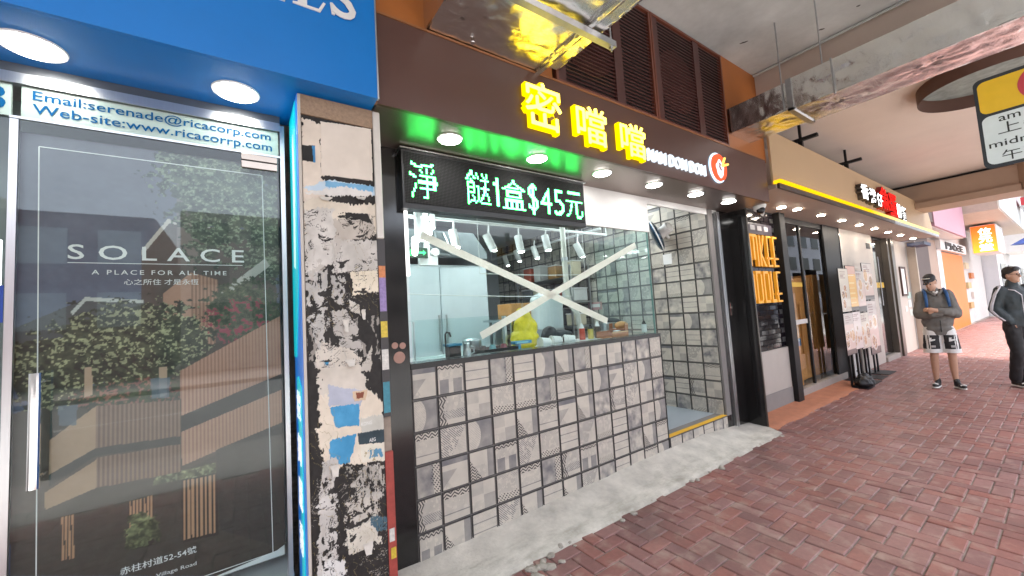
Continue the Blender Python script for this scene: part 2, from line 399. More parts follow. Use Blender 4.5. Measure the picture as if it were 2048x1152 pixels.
def brick_mat():
    m = bpy.data.materials.new('paving_brick'); m.use_nodes = True; t = m.node_tree; b = t.nodes['Principled BSDF']
    oi = t.nodes.new('ShaderNodeObjectInfo'); ge = t.nodes.new('ShaderNodeNewGeometry')
    rnd = (V(t, oi.outputs['Random']) + V(t, ge.outputs['Random Per Island'])).fr()
    cr = t.nodes.new('ShaderNodeValToRGB'); t.links.new(rnd.s, cr.inputs[0])
    e = cr.color_ramp.elements
    e[0].position = 0; e[0].color = (.235, .090, .075, 1); e[1].position = 1; e[1].color = (.26, .135, .128, 1)
    for p, c in ((.25, (.18, .088, .085)), (.5, (.255, .105, .088)), (.75, (.215, .107, .098))):
        x = e.new(p); x.color = (*c, 1)
    n = t.nodes.new('ShaderNodeTexNoise'); n.inputs['Scale'].default_value = 26; n.inputs['Detail'].default_value = 8; n.inputs['Roughness'].default_value = .7
    t.links.new(ge.outputs['Position'], n.inputs['Vector'])
    n2 = t.nodes.new('ShaderNodeTexNoise'); n2.inputs['Scale'].default_value = 2.2; n2.inputs['Detail'].default_value = 4; t.links.new(ge.outputs['Position'], n2.inputs['Vector'])
    n3 = t.nodes.new('ShaderNodeTexNoise'); n3.inputs['Scale'].default_value = 9; n3.inputs['Detail'].default_value = 6; t.links.new(ge.outputs['Position'], n3.inputs['Vector'])
    f = V(t, n.outputs['Fac']) * .7 + V(t, n2.outputs['Fac']) * .7 + .3
    sc = t.nodes.new('ShaderNodeVectorMath'); sc.operation = 'SCALE'; t.links.new(cr.outputs[0], sc.inputs[0]); t.links.new(f.s, sc.inputs['Scale'])
    mr = t.nodes.new('ShaderNodeMapRange'); mr.inputs[1].default_value = .52; mr.inputs[2].default_value = .74; mr.inputs[4].default_value = .70
    t.links.new(n3.outputs['Fac'], mr.inputs[0])
    mx = t.nodes.new('ShaderNodeMix'); mx.data_type = 'RGBA'; t.links.new(mr.outputs[0], mx.inputs[0]); t.links.new(sc.outputs[0], mx.inputs[6]); mx.inputs[7].default_value = (.36, .26, .22, 1)
    vo = t.nodes.new('ShaderNodeTexVoronoi'); vo.inputs['Scale'].default_value = 3.1; t.links.new(ge.outputs['Position'], vo.inputs['Vector'])
    n4 = t.nodes.new('ShaderNodeTexNoise'); n4.inputs['Scale'].default_value = .9; n4.inputs['Detail'].default_value = 5; n4.inputs['Roughness'].default_value = .6; t.links.new(ge.outputs['Position'], n4.inputs['Vector'])
    gum = V(t, vo.outputs['Distance']).lt(.055) * .45
    stain = ((V(t, n4.outputs['Fac']) - .56) * 3.5).mx(0.0).mn(.38)
    fm = gum.mx(stain)
    m2 = t.nodes.new('ShaderNodeMix'); m2.data_type = 'RGBA'; t.links.new(fm.s, m2.inputs[0]); t.links.new(mx.outputs[2], m2.inputs[6]); m2.inputs[7].default_value = (.055, .042, .04, 1)
    t.links.new(m2.outputs[2], b.inputs['Base Color'])
    b.inputs['Roughness'].default_value = .48; b.inputs['Specular IOR Level'].default_value = .45
    bp = t.nodes.new('ShaderNodeBump'); bp.inputs['Strength'].default_value = .35; bp.inputs['Distance'].default_value = .004
    t.links.new(n.outputs['Fac'], bp.inputs['Height']); t.links.new(bp.outputs[0], b.inputs['Normal'])
    return m
M_brick = brick_mat()
def brick_mesh(lx, ly):
    bm = B(-lx / 2 + .0036, lx / 2 - .0036, -ly / 2 + .0036, ly / 2 - .0036, -.014, 0)
    top = [e for e in bm.edges if all(v.co.z > -.001 for v in e.verts)]
    bmesh.ops.bevel(bm, geom=top, offset=.0045, segments=1, affect='EDGES')
    me = bpy.data.meshes.new('brick'); bm.to_mesh(me); bm.free(); me.materials.append(M_brick); return me
W = .1
bh, bv = brick_mesh(2 * W, W), brick_mesh(W, 2 * W)
spots = []
for i in range(-70, 290):
    for j in range(-46, 6):
        k = (i - j) % 4     # herringbone: cell (i, j) starts a horizontal or a vertical brick
        if k == 0: spots.append((i * W + W, j * W + W / 2, 0))
        elif k == 2: spots.append((i * W + W / 2, j * W, 1))
spots = [s for s in spots if -2.95 < s[1] < (-.36 if s[0] < 4.1 else .12)]
def pix(p):
    d = Vector(p) - CAM; z = d.dot(CF)
    return (1024 + FPX * d.dot(CR) / z, 576 - FPX * d.dot(CU) / z, z) if z > .2 else (1e6, 1e6, z)
seen = []
for s in spots:
    q = pix((s[0], s[1], 0))
    if -20 < q[0] < 2080 and -20 < q[1] < 1180: seen.append((q[2], s))
seen.sort(); near = set(s for _, s in seen[:300])
def mesh_np(me): return np.array([v.co[:] for v in me.vertices]), [tuple(p.vertices) for p in me.polygons]
VB = {0: mesh_np(bh), 1: mesh_np(bv)}; jv, jf, base = [], [], 0
for s in spots:
    z = random.uniform(-.0034, .0022); x, y, v = s; rz = random.uniform(-.008, .008)
    if s in near:
        o = bpy.data.objects.new('brick', bv if v else bh); COL.objects.link(o); o.parent = pav; o.location = (x, y, z)
        o.rotation_euler = (random.uniform(-.008, .008), random.uniform(-.006, .006), rz)
    else:
        vs, fs = VB[v]; jv.append(vs @ np.array([[1, rz, 0], [-rz, 1, 0], [0, 0, 1]]) + np.array([x, y, z])); jf += [tuple(i + base for i in f) for f in fs]; base += len(vs)
me = bpy.data.meshes.new('brick_paving'); me.from_pydata(np.concatenate(jv).tolist(), [], jf); me.update()
o = link('brick_paving', me, pav, M_brick); o['kind'] = 'stuff'

# concrete apron poured against the shop front
M_conc = mat('raw_concrete', (.50, .47, .42), .85, var=.30, vscale=5, bump=.5, bscale=55)
_t = M_conc.node_tree; _b = _t.nodes['Principled BSDF']; _old = _b.inputs['Base Color'].links[0].from_socket
_g = _t.nodes.new('ShaderNodeNewGeometry'); _s = _t.nodes.new('ShaderNodeSeparateXYZ'); _t.links.new(_g.outputs['Position'], _s.inputs[0])
_n = _t.nodes.new('ShaderNodeTexNoise'); _n.inputs['Scale'].default_value = 7; _n.inputs['Detail'].default_value = 7; _n.inputs['Roughness'].default_value = .7
_mp = _t.nodes.new('ShaderNodeMapping'); _mp.inputs['Scale'].default_value = (.55, 1.6, 1); _t.links.new(_g.outputs['Position'], _mp.inputs[0]); _t.links.new(_mp.outputs[0], _n.inputs['Vector'])
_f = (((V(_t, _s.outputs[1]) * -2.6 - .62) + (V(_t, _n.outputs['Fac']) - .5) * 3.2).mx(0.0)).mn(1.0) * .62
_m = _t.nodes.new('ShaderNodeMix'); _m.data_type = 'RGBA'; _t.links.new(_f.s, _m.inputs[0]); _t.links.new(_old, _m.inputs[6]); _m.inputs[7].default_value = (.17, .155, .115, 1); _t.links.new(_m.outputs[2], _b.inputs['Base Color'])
bm = bmesh.new(); rows = []
NX, NY = 150, 22
for i in range(NX + 1):
    x = -.62 + i * (4.26 + .62) / NX
    row = []
    hz = .03 + .07 * min(1, max(0, x / 2.4)) - .09 * max(0, (x - 3.3) / .9)
    wdt = .40 + .022 * mnoise.noise((x * 3.1, 0, 0)) + .010 * mnoise.noise((x * 9, 3, 0)) + .004 * mnoise.noise((x * 25, 5, 0))
    if x < .35: wdt += (.35 - x) * .25
    if x > 4.1: wdt *= max(.35, 1 - (x - 4.1) * 4)
    for j in range(NY + 1):
        tt = j / NY; y = .02 - tt * (wdt + .02)
        z = hz * (1 - tt) ** 1.15 + .016 * (1 - tt ** 10) + .006 * mnoise.noise((x * 4, y * 7, 1)) + .003 * mnoise.noise((x * 18, y * 22, 1))
        if j == NY: z = -.012
        row.append(bm.verts.new((x, y, z)))
    rows.append(row)
for i in range(NX):
    for j in range(NY): bm.faces.new((rows[i][j], rows[i][j + 1], rows[i + 1][j + 1], rows[i + 1][j]))
bmesh.ops.recalc_face_normals(bm, faces=bm.faces[:])
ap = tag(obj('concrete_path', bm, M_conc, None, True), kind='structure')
bm = bmesh.new()
for k in range(22):
    x = random.uniform(-.1, 4.1); y = -.40 + random.uniform(-.035, .03) - (.25 * (.35 - x) if x < .35 else 0)
    sz = random.uniform(.008, .026)
    bmesh.ops.create_icosphere(bm, subdivisions=1, radius=sz, matrix=Matrix.Translation((x, y, .002)) @ Matrix.Rotation(random.uniform(0, 3), 4, 'Z') @ Matrix.Diagonal((1.3, 1, .5, 1)))
for k in range(26):
    x = random.uniform(.15, .75); y = -.47 + random.uniform(-.05, .05) - (.2 * (.35 - x) if x < .35 else 0); sz = random.uniform(.01, .035)
    bmesh.ops.create_icosphere(bm, subdivisions=1, radius=sz, matrix=Matrix.Translation((x, y, .004)) @ Matrix.Rotation(random.uniform(0, 3), 4, 'Z') @ Matrix.Diagonal((1.4, 1, .5, 1)))
for v in bm.verts: v.co += Vector((random.uniform(-.003, .003), random.uniform(-.003, .003), random.uniform(-.002, .002)))
tag(obj('concrete_rubble', bm, mat('rubble', (.33, .30, .26), .9, var=.35, vscale=25), None), kind='stuff')
# smooth screed in front of the noodle shop, orange light put into its colour
bm = bmesh.new(); rows = []
for i in range(61):
    x = 4.19 + i * 3.5 / 60; w = .30 + .03 * mnoise.noise((x * 3, 8, 0)) + .02 * mnoise.noise((x * 12, 8, 0))
    rows.append([bm.verts.new((x, .14 - t * (w + .14), .030 * (1 - t) + (.004 if t < 1 else -.006))) for t in (0, .25, .5, .75, .92, 1)])
for i in range(60):
    for j in range(5): bm.faces.new((rows[i][j], rows[i][j + 1], rows[i + 1][j + 1], rows[i + 1][j]))
bmesh.ops.recalc_face_normals(bm, faces=bm.faces[:])
tag(obj('orange_tinted_path', bm, mat('orange_tinted_screed', (.42, .17, .095), .8, var=.2, vscale=7, bump=.3), None, True), kind='structure')

# ------------------------------------------------------------------ arcade ceiling and the building above
M_ceil = mat('grey_ceiling_plaster', (.58, .605, .60), .85, var=.26, vscale=1.6, bump=.15, bscale=30)
ce = tag(box('ceiling', -9, 4.20, -4.4, 6, 4.13, 4.6, M_ceil), kind='structure')
M_pink = mat('pink_beige_plaster', (.62, .52, .46), .8, var=.07, vscale=1.2)
ce2 = tag(box('ceiling', 4.20, 12.4, -4.4, 6, 3.86, 4.6, M_pink), kind='structure')
bm = tube_bm([(4.15, -.46, 4.112), (4.17, -4.3, 4.112)], .012)
obj('conduit', bm, M_ceil, ce)
for k in range(14):
    x = random.uniform(1.2, 4.0); y = random.uniform(-2.3, -.6)
    bm = bmesh.new(); bmesh.ops.create_icosphere(bm, subdivisions=1, radius=1, matrix=Matrix.Translation((x, y, 4.129)) @ Matrix.Rotation(random.uniform(0, 3), 4, 'Z') @ Matrix.Diagonal((random.uniform(.015, .06), .012, .003, 1)))
    obj('chipped_patch', bm, mat('chip_dark', (.08, .075, .07), .9), ce)
bm = B(11.5, 12.2, -1.95, 1.0, 3.32, 3.80); B(11.42, 12.3, -1.95, 1.0, 3.27, 3.40, bm=bm)
M_beam = mat('beam_paint', (.38, .27, .20), .7, var=.08, vscale=2)
beam = tag(obj('ceiling_beam', bm, M_beam), kind='structure')
box('shadow_gap', 11.6, 12.2, -1.95, 1, 3.801, 3.86, M_blackmatt, beam)
bm = bmesh.new(); bmesh.ops.create_cone(bm, cap_ends=True, segments=48, radius1=.62, radius2=.62, depth=.55, matrix=Matrix.Translation((11.75, -2.5, 3.55)))
obj('rounded_end', bm, M_beam, beam, False)
# round opening in the lower ceiling
bm = bmesh.new(); bmesh.ops.create_cone(bm, cap_ends=False, segments=48, radius1=.62, radius2=.62, depth=.16, matrix=Matrix.Translation((6.05, -2.1, 3.78)))
rec = thing('ceiling_opening', 'round brown rimmed opening with grey green inside in the pink ceiling', 'ceiling opening', (6.05, -2.1, 3.8))
obj('rim', bm, mat('brown_rim', (.11, .055, .04), .6), rec, True)
obj('recess', disc_bm((6.05, -2.1, 3.853), .61, n=48), mat('grey_green_stone', (.24, .26, .24), .8, var=.4, vscale=8), rec)
# upper storeys and back of the building keep the daylight out
M_conc2 = mat('render_wall', (.5, .47, .43), .9)
up = tag(box('upper_storeys', -9, 12.4, -4.4, 8, 4.61, 11, M_conc2), 'plain rendered storeys above the arcade ceiling', 'building')
box('sun_shading_slab', 12.41, 62, -3.3, 8, 7.62, 8.0, M_conc2, up)  # unseen slab added to keep the sun off the far facades
box('wall', -9, 15, 5.0, 5.2, -.2, 4.6, M_conc2, up)
box('wall', -9.2, -9, -1, 5.2, -.2, 4.6, M_conc2, up)

# ------------------------------------------------------------------ dumpling shop: upper wall, fascia, soffit
shop = thing('dumpling_shop', 'small takeaway shop building with orange upper wall behind brown sign panel', 'building', (2, .2, 0))
box('upper_wall', -.30, 3.385, -.43, -.33, 3.02, 4.13, mat('dark_void', (.02, .018, .016), .9), shop)
box('wall', -.30, .98, -.452, -.432, 3.09, 4.13, M_orange, shop)
box('wall', 3.40, 4.27, -.452, -.432, 3.09, 4.13, M_orange, shop)
box('soffit', -.25, 4.17, -.46, .04, 2.600, 2.640, mat('brown_soffit_panel', (.20, .15, .13), .33, metal=.65, spec=.7, var=.05, vscale=2), shop)
box('left_partition', -.02, .03, .02, 4.8, 0, 3.0, mat('shop_wall_white', (.74, .76, .76), .6), shop)
box('interior_ceiling', .03, 3.72, .05, 4.8, 2.92, 2.98, mat('shop_ceiling', (.62, .64, .64), .7, var=.05), shop)
box('rear_wall', .03, 3.72, 4.6, 4.8, .2, 2.92, mat('shop_rear', (.42, .45, .46), .6), shop)
box('interior_floor', .03, 3.72, .12, 4.8, .06, .205, mat('grey_vinyl_floor', (.33, .37, .40), .45, var=.05), shop)
box('white_header', .03, 2.575, .006, .03, 2.245, 2.60, M_white, shop)
box('door_header', 2.575, 3.92, .006, .03, 2.535, 2.60, M_white, shop)
box('white_jamb', .034, .056, -.004, .02, 1.78, 2.2, emat('jamb_tube', (1, .98, .95), 1.6), shop)

fascia = thing('sign_fascia', 'dark brown shop sign board with glowing yellow characters', 'shop sign', (2, -.48, 2.6))
box('sign_panel', -.25, 4.17, -.482, -.462, 2.600, 3.088, M_brown, fascia)
box('trim_strip', -.25, 4.17, -.487, -.440, 3.089, 3.100, mat('copper_trim', (.36, .15, .06), .4, metal=.3), fascia)
box('edge_strip', -.262, -.251, -.482, -.462, 2.600, 3.088, mat('edge_brown', (.25, .12, .07), .5), fascia)
M_yb = emat('sign_yellow_side', (1.0, .66, .0), 1.1); M_yf = emat('sign_yellow_face', (1.0, .76, .075), 4.2)
def soft_char(name, ch, x0, z0, w, h, off, y, dep, m, parent):
    me = text_mesh(ch, off, .05, 0, 3); n = len(me.vertices); co = np.empty(n * 3, np.float32); me.vertices.foreach_get('co', co); co = co.reshape(-1, 3)
    lo, hi = co.min(0), co.max(0); co = (co - lo) / (hi - lo) * np.array([w, h, .05]); me.vertices.foreach_set('co', co.astype(np.float32).ravel()); me.update()
    o = bpy.data.objects.new('soft', me); md = o.modifiers.new('r', 'REMESH'); md.mode = 'VOXEL'; md.voxel_size = .0038
    sm = o.modifiers.new('s', 'SMOOTH'); sm.factor = .5; sm.iterations = 5
    r_ = evaluated_mesh(o); bpy.data.meshes.remove(me); r_.materials.clear()
    r_.transform(Matrix.Translation((x0, y, z0)) @ FACADE @ Matrix.Diagonal((1, 1, dep / .05, 1)))
    return link(name, r_, parent, m, True)
def glow_char(ch, x0, x1, z0, z1):
    body = soft_char('character', ch, x0, z0, x1 - x0, z1 - z0, .020, -.483, .040, M_yb, fascia)
    soft_char('glowing_face', ch, x0 + .012, z0 + .012, x1 - x0 - .024, z1 - z0 - .024, -.002, -.519, .012, M_yf, body)
a = PY(1038, 178, -.5); 
glow_char('密', .655, .985, 2.675, 3.01)
glow_char('噹', 1.10, 1.43, 2.665, 2.965)
glow_char('噹', 1.56, 1.885, 2.655, 2.945)
M_wsign = emat('sign_white_face', (.78, .90, 1.0), .8)
text('lettering', 'MAN DON DON', (1.935, -.484, 2.690), .875, .105, M_wsign, fascia, offset=.006, extrude=.03, depth=.022)
# round bowl emblem with chopsticks
em = obj('emblem', disc_bm((3.06, -.497, 2.815), .135, 'Y', 40, .026), emat('emblem_red', (.95, .10, .04), 1.0), fascia)
obj('rim_glow', disc_bm((3.055, -.489, 2.815), .150, 'Y', 40, .010), emat('emblem_rim', (.55, .8, 1.0), 1.4), em)
pts = [(3.06 + .07 * math.cos(a_) * (1 + .12 * math.sin(5 * a_)), 2.80 + .088 * math.sin(a_) * (1 + .1 * math.cos(4 * a_))) for a_ in np.linspace(0, 2 * math.pi, 28)[:-1]]
obj('white_swirl', prism_y(pts, -.513, -.5105), M_wsign, em)
obj('dark_stroke', prism_y([(3.035, 2.86), (3.075, 2.85), (3.06, 2.82), (3.085, 2.79), (3.07, 2.78), (3.04, 2.815), (3.05, 2.84)], -.516, -.5135), emat('emblem_dark', (.5, .08, .05), .5), em)
for dx, dz in ((.06, .09), (.115, .035)):
    obj('chopstick', tube_bm([(3.09, -.518, 2.83), (3.09 + dx, -.520, 2.83 + dz)], .011, 8), emat('chopstick_orange', (1, .62, .12), 1.3), em)

# recessed downlights
def downlight(x, y, z, r, label, grp, lampm=M_lamp, cat='downlight'):
    t = thing('downlight', label, cat, (x, y, z), grp)
    bm = bmesh.new()
    bmesh.ops.create_cone(bm, cap_ends=True, segments=32, radius1=r * 1.17, radius2=r * 1.2, depth=.006, matrix=Matrix.Translation((x, y, z - .0032)))
    obj('trim_ring', bm, M_white, t); obj('lens', disc_bm((x, y, z - .0085), r, 'Z', 28, .004), lampm, t)
    return t
for i, (x, d) in enumerate(zip((.241, .926, 1.600, 2.286, 2.97, 3.628), ('nearest the torn poster column', 'under the first yellow character of the sign', 'under the second yellow character of the sign',
                        'under the white lettering of the sign', 'under the round red emblem', 'beside the white dome camera'))):
    downlight(x, -.29, 2.60, .066, 'round white lit downlight in the brown soffit ' + d, 'downlights in the brown soffit')

# louvred doors of the air-conditioner closet
M_louv = mat('louvre_maroon', (.075, .026, .023), .35, var=.08); M_lfr = mat('louvre_frame', (.17, .052, .030), .4)
def louvre(x0, x1, label):
    t = thing('louvre_door', label, 'louvre door', ((x0 + x1) / 2, -.46, 3.11), 'louvred doors above the sign')
    bm = B(x0, x0 + .022, -.475, -.438, 3.103, 4.10); B(x1 - .022, x1, -.475, -.438, 3.103, 4.10, bm=bm)
    B(x0 + .0225, x1 - .0225, -.474, -.438, 3.103, 3.125, bm=bm); B(x0 + .0225, x1 - .0225, -.474, -.438, 4.078, 4.10, bm=bm)
    obj('frame', bm, M_lfr, t)
    xm = x0 + (x1 - x0) * .60
    box('mullion', xm - .05, xm + .05, -.468, -.446, 3.126, 4.077, M_louv, t)
    box('mullion', x0 + .023, x0 + .10, -.468, -.446, 3.126, 4.077, M_louv, t)
    n = 30
    sm = None
    for a, b in ((x0 + .101, xm - .051), (xm + .051, x1 - .023)):
        bm0 = B(a, b, -.011, .011, -.003, .003); bmesh.ops.rotate(bm0, cent=(0, 0, 0), matrix=Matrix.Rotation(R(60), 3, 'X'), verts=bm0.verts[:])
        me = bpy.data.meshes.new('slat'); bm0.to_mesh(me); bm0.free(); me.materials.append(M_louv)
        for k in range(n):
            s = link('slat', me, t); s.location = (0, -.458, 3.145 + k * .0315)
    bm = bmesh.new()
    obj('round_fan_guard', disc_bm((x0 + (xm - x0) * .55, -.436, 3.58), .30, 'Y', 40, .006), mat('fan_guard', (.09, .035, .03), .5), t)
louvre(1.00, 2.165, 'maroon louvred door above the yellow characters partly behind the foil duct')
louvre(2.175, 3.385, 'maroon louvred door above the white lettering next to the orange wall')

# LED message board
led = thing('led_display_board', 'black LED message board with green running price text under the soffit', 'led sign', (.8, -.04, 2.2))
box('housing', .008, 1.602, -.068, .004, 2.200, 2.580, mat('led_housing', (.015, .015, .016), .4), led)
box('top_bracket', -.005, 1.62, -.085, .005, 2.5815, 2.590, M_alu, led)
M_led_scr = bpy.data.materials.new('led_screen'); M_led_scr.use_nodes = True
_t = M_led_scr.node_tree; _b = _t.nodes['Principled BSDF']; _g = _t.nodes.new('ShaderNodeNewGeometry'); _s = _t.nodes.new('ShaderNodeSeparateXYZ'); _t.links.new(_g.outputs['Position'], _s.inputs[0])
_u = (V(_t, _s.outputs[0]) * 100.0).fr() - .5; _v = (V(_t, _s.outputs[2]) * 100.0).fr() - .5
_d = (_u * _u + _v * _v).lt(.09) * .045 + .012
_c = _t.nodes.new('ShaderNodeCombineXYZ'); [_t.links.new(_d.s, _c.inputs[i]) for i in range(3)]; _t.links.new(_c.outputs[0], _b.inputs['Base Color']); _b.inputs['Roughness'].default_value = .8; _b.inputs['Specular IOR Level'].default_value = .08
box('screen', .022, 1.588, -.0705, -.0685, 2.235, 2.566, M_led_scr, led)
M_led = emat('led_green', (.04, 1.0, .14), 18.0)
def led_text(s, x, w, z, h):   # characters rebuilt as a matrix of lit dots, 10 mm pitch
    me = text_mesh(s, -.004); n = len(me.vertices); co = np.empty(n * 3, np.float32); me.vertices.foreach_get('co', co); co = co.reshape(-1, 3)
    lo, hi = co.min(0), co.max(0); tris = []
    me.calc_loop_triangles()
    T = np.array([tuple(t.vertices) for t in me.loop_triangles]); Q = (co[:, :2] - lo[:2]) / (hi[:2] - lo[:2])
    nx, nz = max(3, round(w / .0115)), max(3, round(h / .0115)); X, Zz = np.meshgrid((np.arange(nx) + .5) / nx, (np.arange(nz) + .5) / nz); m = np.zeros(X.shape, bool)
    for a_, b_, c_ in Q[T]:
        d1 = (X - b_[0]) * (a_[1] - b_[1]) - (a_[0] - b_[0]) * (Zz - b_[1]); d2 = (X - c_[0]) * (b_[1] - c_[1]) - (b_[0] - c_[0]) * (Zz - c_[1]); d3 = (X - a_[0]) * (c_[1] - a_[1]) - (c_[0] - a_[0]) * (Zz - a_[1])
        m |= ~(((d1 < 0) | (d2 < 0) | (d3 < 0)) & ((d1 > 0) | (d2 > 0) | (d3 > 0)))
    bpy.data.meshes.remove(me); bm = bmesh.new()
    if s == '1': m = (X > .58) | ((X > .15) & (Zz > .74) & (Zz < .86))
    for j in range(nz):
        for i in range(nx):
            if m[j, i]:
                cx, cz = x + (i + .5) / nx * w, z + (j + .5) / nz * h; r_ = .0052
                bm.faces.new([bm.verts.new((cx + p * r_, -.0716, cz + q * r_)) for p, q in ((-1, -1), (1, -1), (1, 1), (-1, 1))])
    obj('lit_character', bm, M_led, led)
for ch, x, w, z, h in (('淨', .055, .19, 2.275, .235), ('餸', .455, .20, 2.275, .245), ('1', .668, .058, 2.285, .21), ('盒', .755, .21, 2.275, .225), ('$', .995, .095, 2.255, .245), ('4', 1.115, .115, 2.275, .21), ('5', 1.255, .105, 2.275, .21), ('元', 1.385, .185, 2.265, .225)):
    led_text(ch, x, w, z, h)

# ------------------------------------------------------------------ tiled counter front
TS = .2
tile_me = {}
def tile_mesh(k):
    if k not in tile_me:
        bm = B(-.0965, .0965, -.005, .005, -.0965, .0965)
        fr_ = [e for e in bm.edges if all(v.co.y < 0 for v in e.verts)]; bmesh.ops.bevel(bm, geom=fr_, offset=.0025, segments=1, affect='EDGES')
        me = bpy.data.meshes.new('tile'); bm.to_mesh(me); bm.free(); me.materials.append(tile_mat(k)); tile_me[k] = me
    return tile_me[k]
def put_tile(parent, loc, rz, k, sx=1.0, sz=1.0):
    o = bpy.data.objects.new('tile', tile_mesh(k)); COL.objects.link(o); o.parent = parent
    o.matrix_parent_inverse = parent.matrix_basis.inverted(); o.location = loc; o.rotation_euler = (0, 0, rz); o.scale = (sx, 1, sz); return o
counter = thing('tiled_counter', 'takeaway counter front clad in grey and cream patterned square tiles', 'counter', (1.3, 0, 0))
box('grout_bed', .034, 2.578, .001, .11, -.02, 1.188, M_grout, counter)
box('counter_ledge', .034, 2.590, -.010, .12, 1.190, 1.226, mat('black_stone_ledge', (.016, .016, .017), .22), counter)
box('end_trim', 2.579, 2.592, -.006, .11, 0, 1.189, M_blackmatt, counter)
order = [[8, 0, 3, 4, 3, 2, 1, 4, 7, 7, 9, 9, 5], [2, 6, 7, 5, 5, 4, 10, 1, 2, 8, 11, 2, 5], [10, 11, 2, 7, 1, 10, 8, 1, 9, 6, 11, 7, 9],
         [4, 8, 1, 0, 11, 5, 3, 11, 5, 3, 9, 7, 2], [6, 10, 7, 5, 10, 4, 6, 0, 5, 3, 9, 1, 10], [0, 1, 3, 11, 1, 3, 1, 11, 9, 3, 7, 0, 2]]
for r_ in range(6):
    for i in range(13):
        x0, x1 = max(i * TS, .034), min((i + 1) * TS, 2.578)
        sx = (x1 - x0) / TS
        put_tile(counter, ((x0 + x1) / 2, -.0025 + random.uniform(-.0006, .0006), 1.2 - TS * (r_ + .5)), 0, order[r_][i], sx if sx < .99 else 1.0)

# entrance: side wall, step
side = thing('tiled_side_wall', 'side wall of the open entrance covered in grey patterned square tiles', 'wall', (3.75, 2, 0))
box('grout_bed', 3.703, 3.80, -.004, 4.6, .2, 2.93, M_grout, side)
for j in range(23):
    for k in range(-5, 9):
        zc = 1.185 + TS * (k + .5); y = .015 + TS * (j + .5)
        if zc < .25 or zc > 2.9: continue
        if y > 1.05 and zc < 1.0: continue
        put_tile(side, (3.6995, y, zc - (0.0 if k > -5 else 0)), R(-90), random.choice((2, 3, 5, 6, 7, 8, 9, 9, 10, 11, 3, 7)))
box('power_socket', 3.680, 3.694, .50, .62, 2.02, 2.15, M_white, side)
step = thing('door_step', 'raised entrance step with tiled riser and yellow edge strip', 'step', (3.1, .06, 0))
box('riser_core', 2.593, 3.70, .001, .14, -.02, .206, M_grout, step)
for i in range(6):
    x0, x1 = 2.6 + i * TS, min(2.6 + (i + 1) * TS, 3.70)
    put_tile(step, ((x0 + x1) / 2, -.0025, .118), 0, (5, 9, 7, 3, 9, 7)[i], min(1, (x1 - x0) / TS), .85)
box('yellow_edge', 2.593, 3.70, -.005, .05, .2065, .2105, mat('yellow_safety_tape', (.75, .42, .03), .5), step)
# dark cladding piers
pier = thing('black_pier', 'slim black glossy pier left of the tiled counter with two small pink stickers', 'pillar', (-.03, 0, 0))
box('cladding', -.215, .033, -.003, .10, -.02, 2.60, M_black, pier, .002)
bm = disc_bm((-.035, -.005, 1.275), .036, 'Y', 24, .002); disc_bm((-.012, -.005, 1.345), .02, 'Y', 20, .002, bm)
bmesh.ops.create_cone(bm, cap_ends=True, segments=24, radius1=.02, radius2=.02, depth=.002, matrix=Matrix.Translation((-.06, -.005, 1.35)) @ Matrix.Rotation(R(90), 4, 'X'))
obj('pink_sticker', bm, mat('sticker_pink', (.42, .24, .19), .6), pier)
pier2 = thing('black_pier', 'wide black glossy folded pier beside the entrance with small metal lock', 'pillar', (4.0, 0, 0))
box('face_panel', 3.945, 4.180, -.004, .03, -.02, 2.60, M_black, pier2, .002)
box('inner_panel', 3.705, 3.845, .000, .03, -.02, 2.56, M_black, pier2, .002)
box('return_panel', 4.1805, 4.200, -.205, .03, -.02, 2.60, M_black, pier2, .002)
box('edge_trim', 4.178, 4.203, -.214, -.2055, -.02, 2.60, mat('dark_bronze', (.10, .09, .08), .3, metal=.8), pier2)
bm = B(3.846, 3.872, -.030, .03, .02, 2.575); B(3.876, 3.905, -.034, .03, .02, 2.575, bm=bm); B(3.872, 3.876, -.012, .03, .02, 2.575, bm=bm); B(3.906, 3.944, -.006, .03, .0, 2.575, bm=bm)
obj('shutter_track', bm, M_alu, pier2)
lk = box('lock_plate', 4.005, 4.045, -.010, -.0045, 1.33, 1.485, M_chrome, pier2, .002)
obj('lock_knob', disc_bm((4.025, -.018, 1.42), .013, 'Y', 18, .018), M_chrome, lk)

# window glass over the counter, tape cross
win = thing('shop_window', 'clear glass pane standing on the black counter ledge', 'window', (1.3, .03, 1.226))
box('pane', .064, 2.560, .030, .038, 1.2265, 2.244, M_glass, win)
box('side_pane', 2.562, 2.570, .030, .75, 1.2265, 2.27, M_glass, win)
obj('corner_joint', B(2.560, 2.572, .026, .040, 1.2265, 2.27), mat('glass_edge_green', (.10, .22, .19), .2), win)
M_tape = mat('masking_tape', (.86, .85, .77), .6, var=.07, vscale=18, bump=.5, bscale=60)
tape = thing('tape_cross', 'two strips of cream masking tape crossing the counter window glass', 'tape', (1.4, .028, 1.5))
def strip(p, q, w):
    p, q = Vector(p), Vector(q); d = (q - p).normalized(); nn = Vector((-d.z, 0, d.x)) * w / 2; bm = bmesh.new(); n = 14; prev = None
    for i in range(n + 1):
        c = p.lerp(q, i / n) + Vector((0, -.0006 * random.random(), 0)); e = nn * random.uniform(.94, 1.04)
        cur = (bm.verts.new(c + e), bm.verts.new(c - e))
        if prev: bm.faces.new((prev[0], prev[1], cur[1], cur[0]))
        prev = cur
    bmesh.ops.solidify(bm, geom=bm.faces[:], thickness=.0008); obj('tape_strip', bm, M_tape, tape)
YT = .0275
strip(PY(842, 470, YT), PY(1215, 642, YT), .056); strip(PY(962, 672, YT - .0015), PY(1271, 490, YT - .0015), .056)

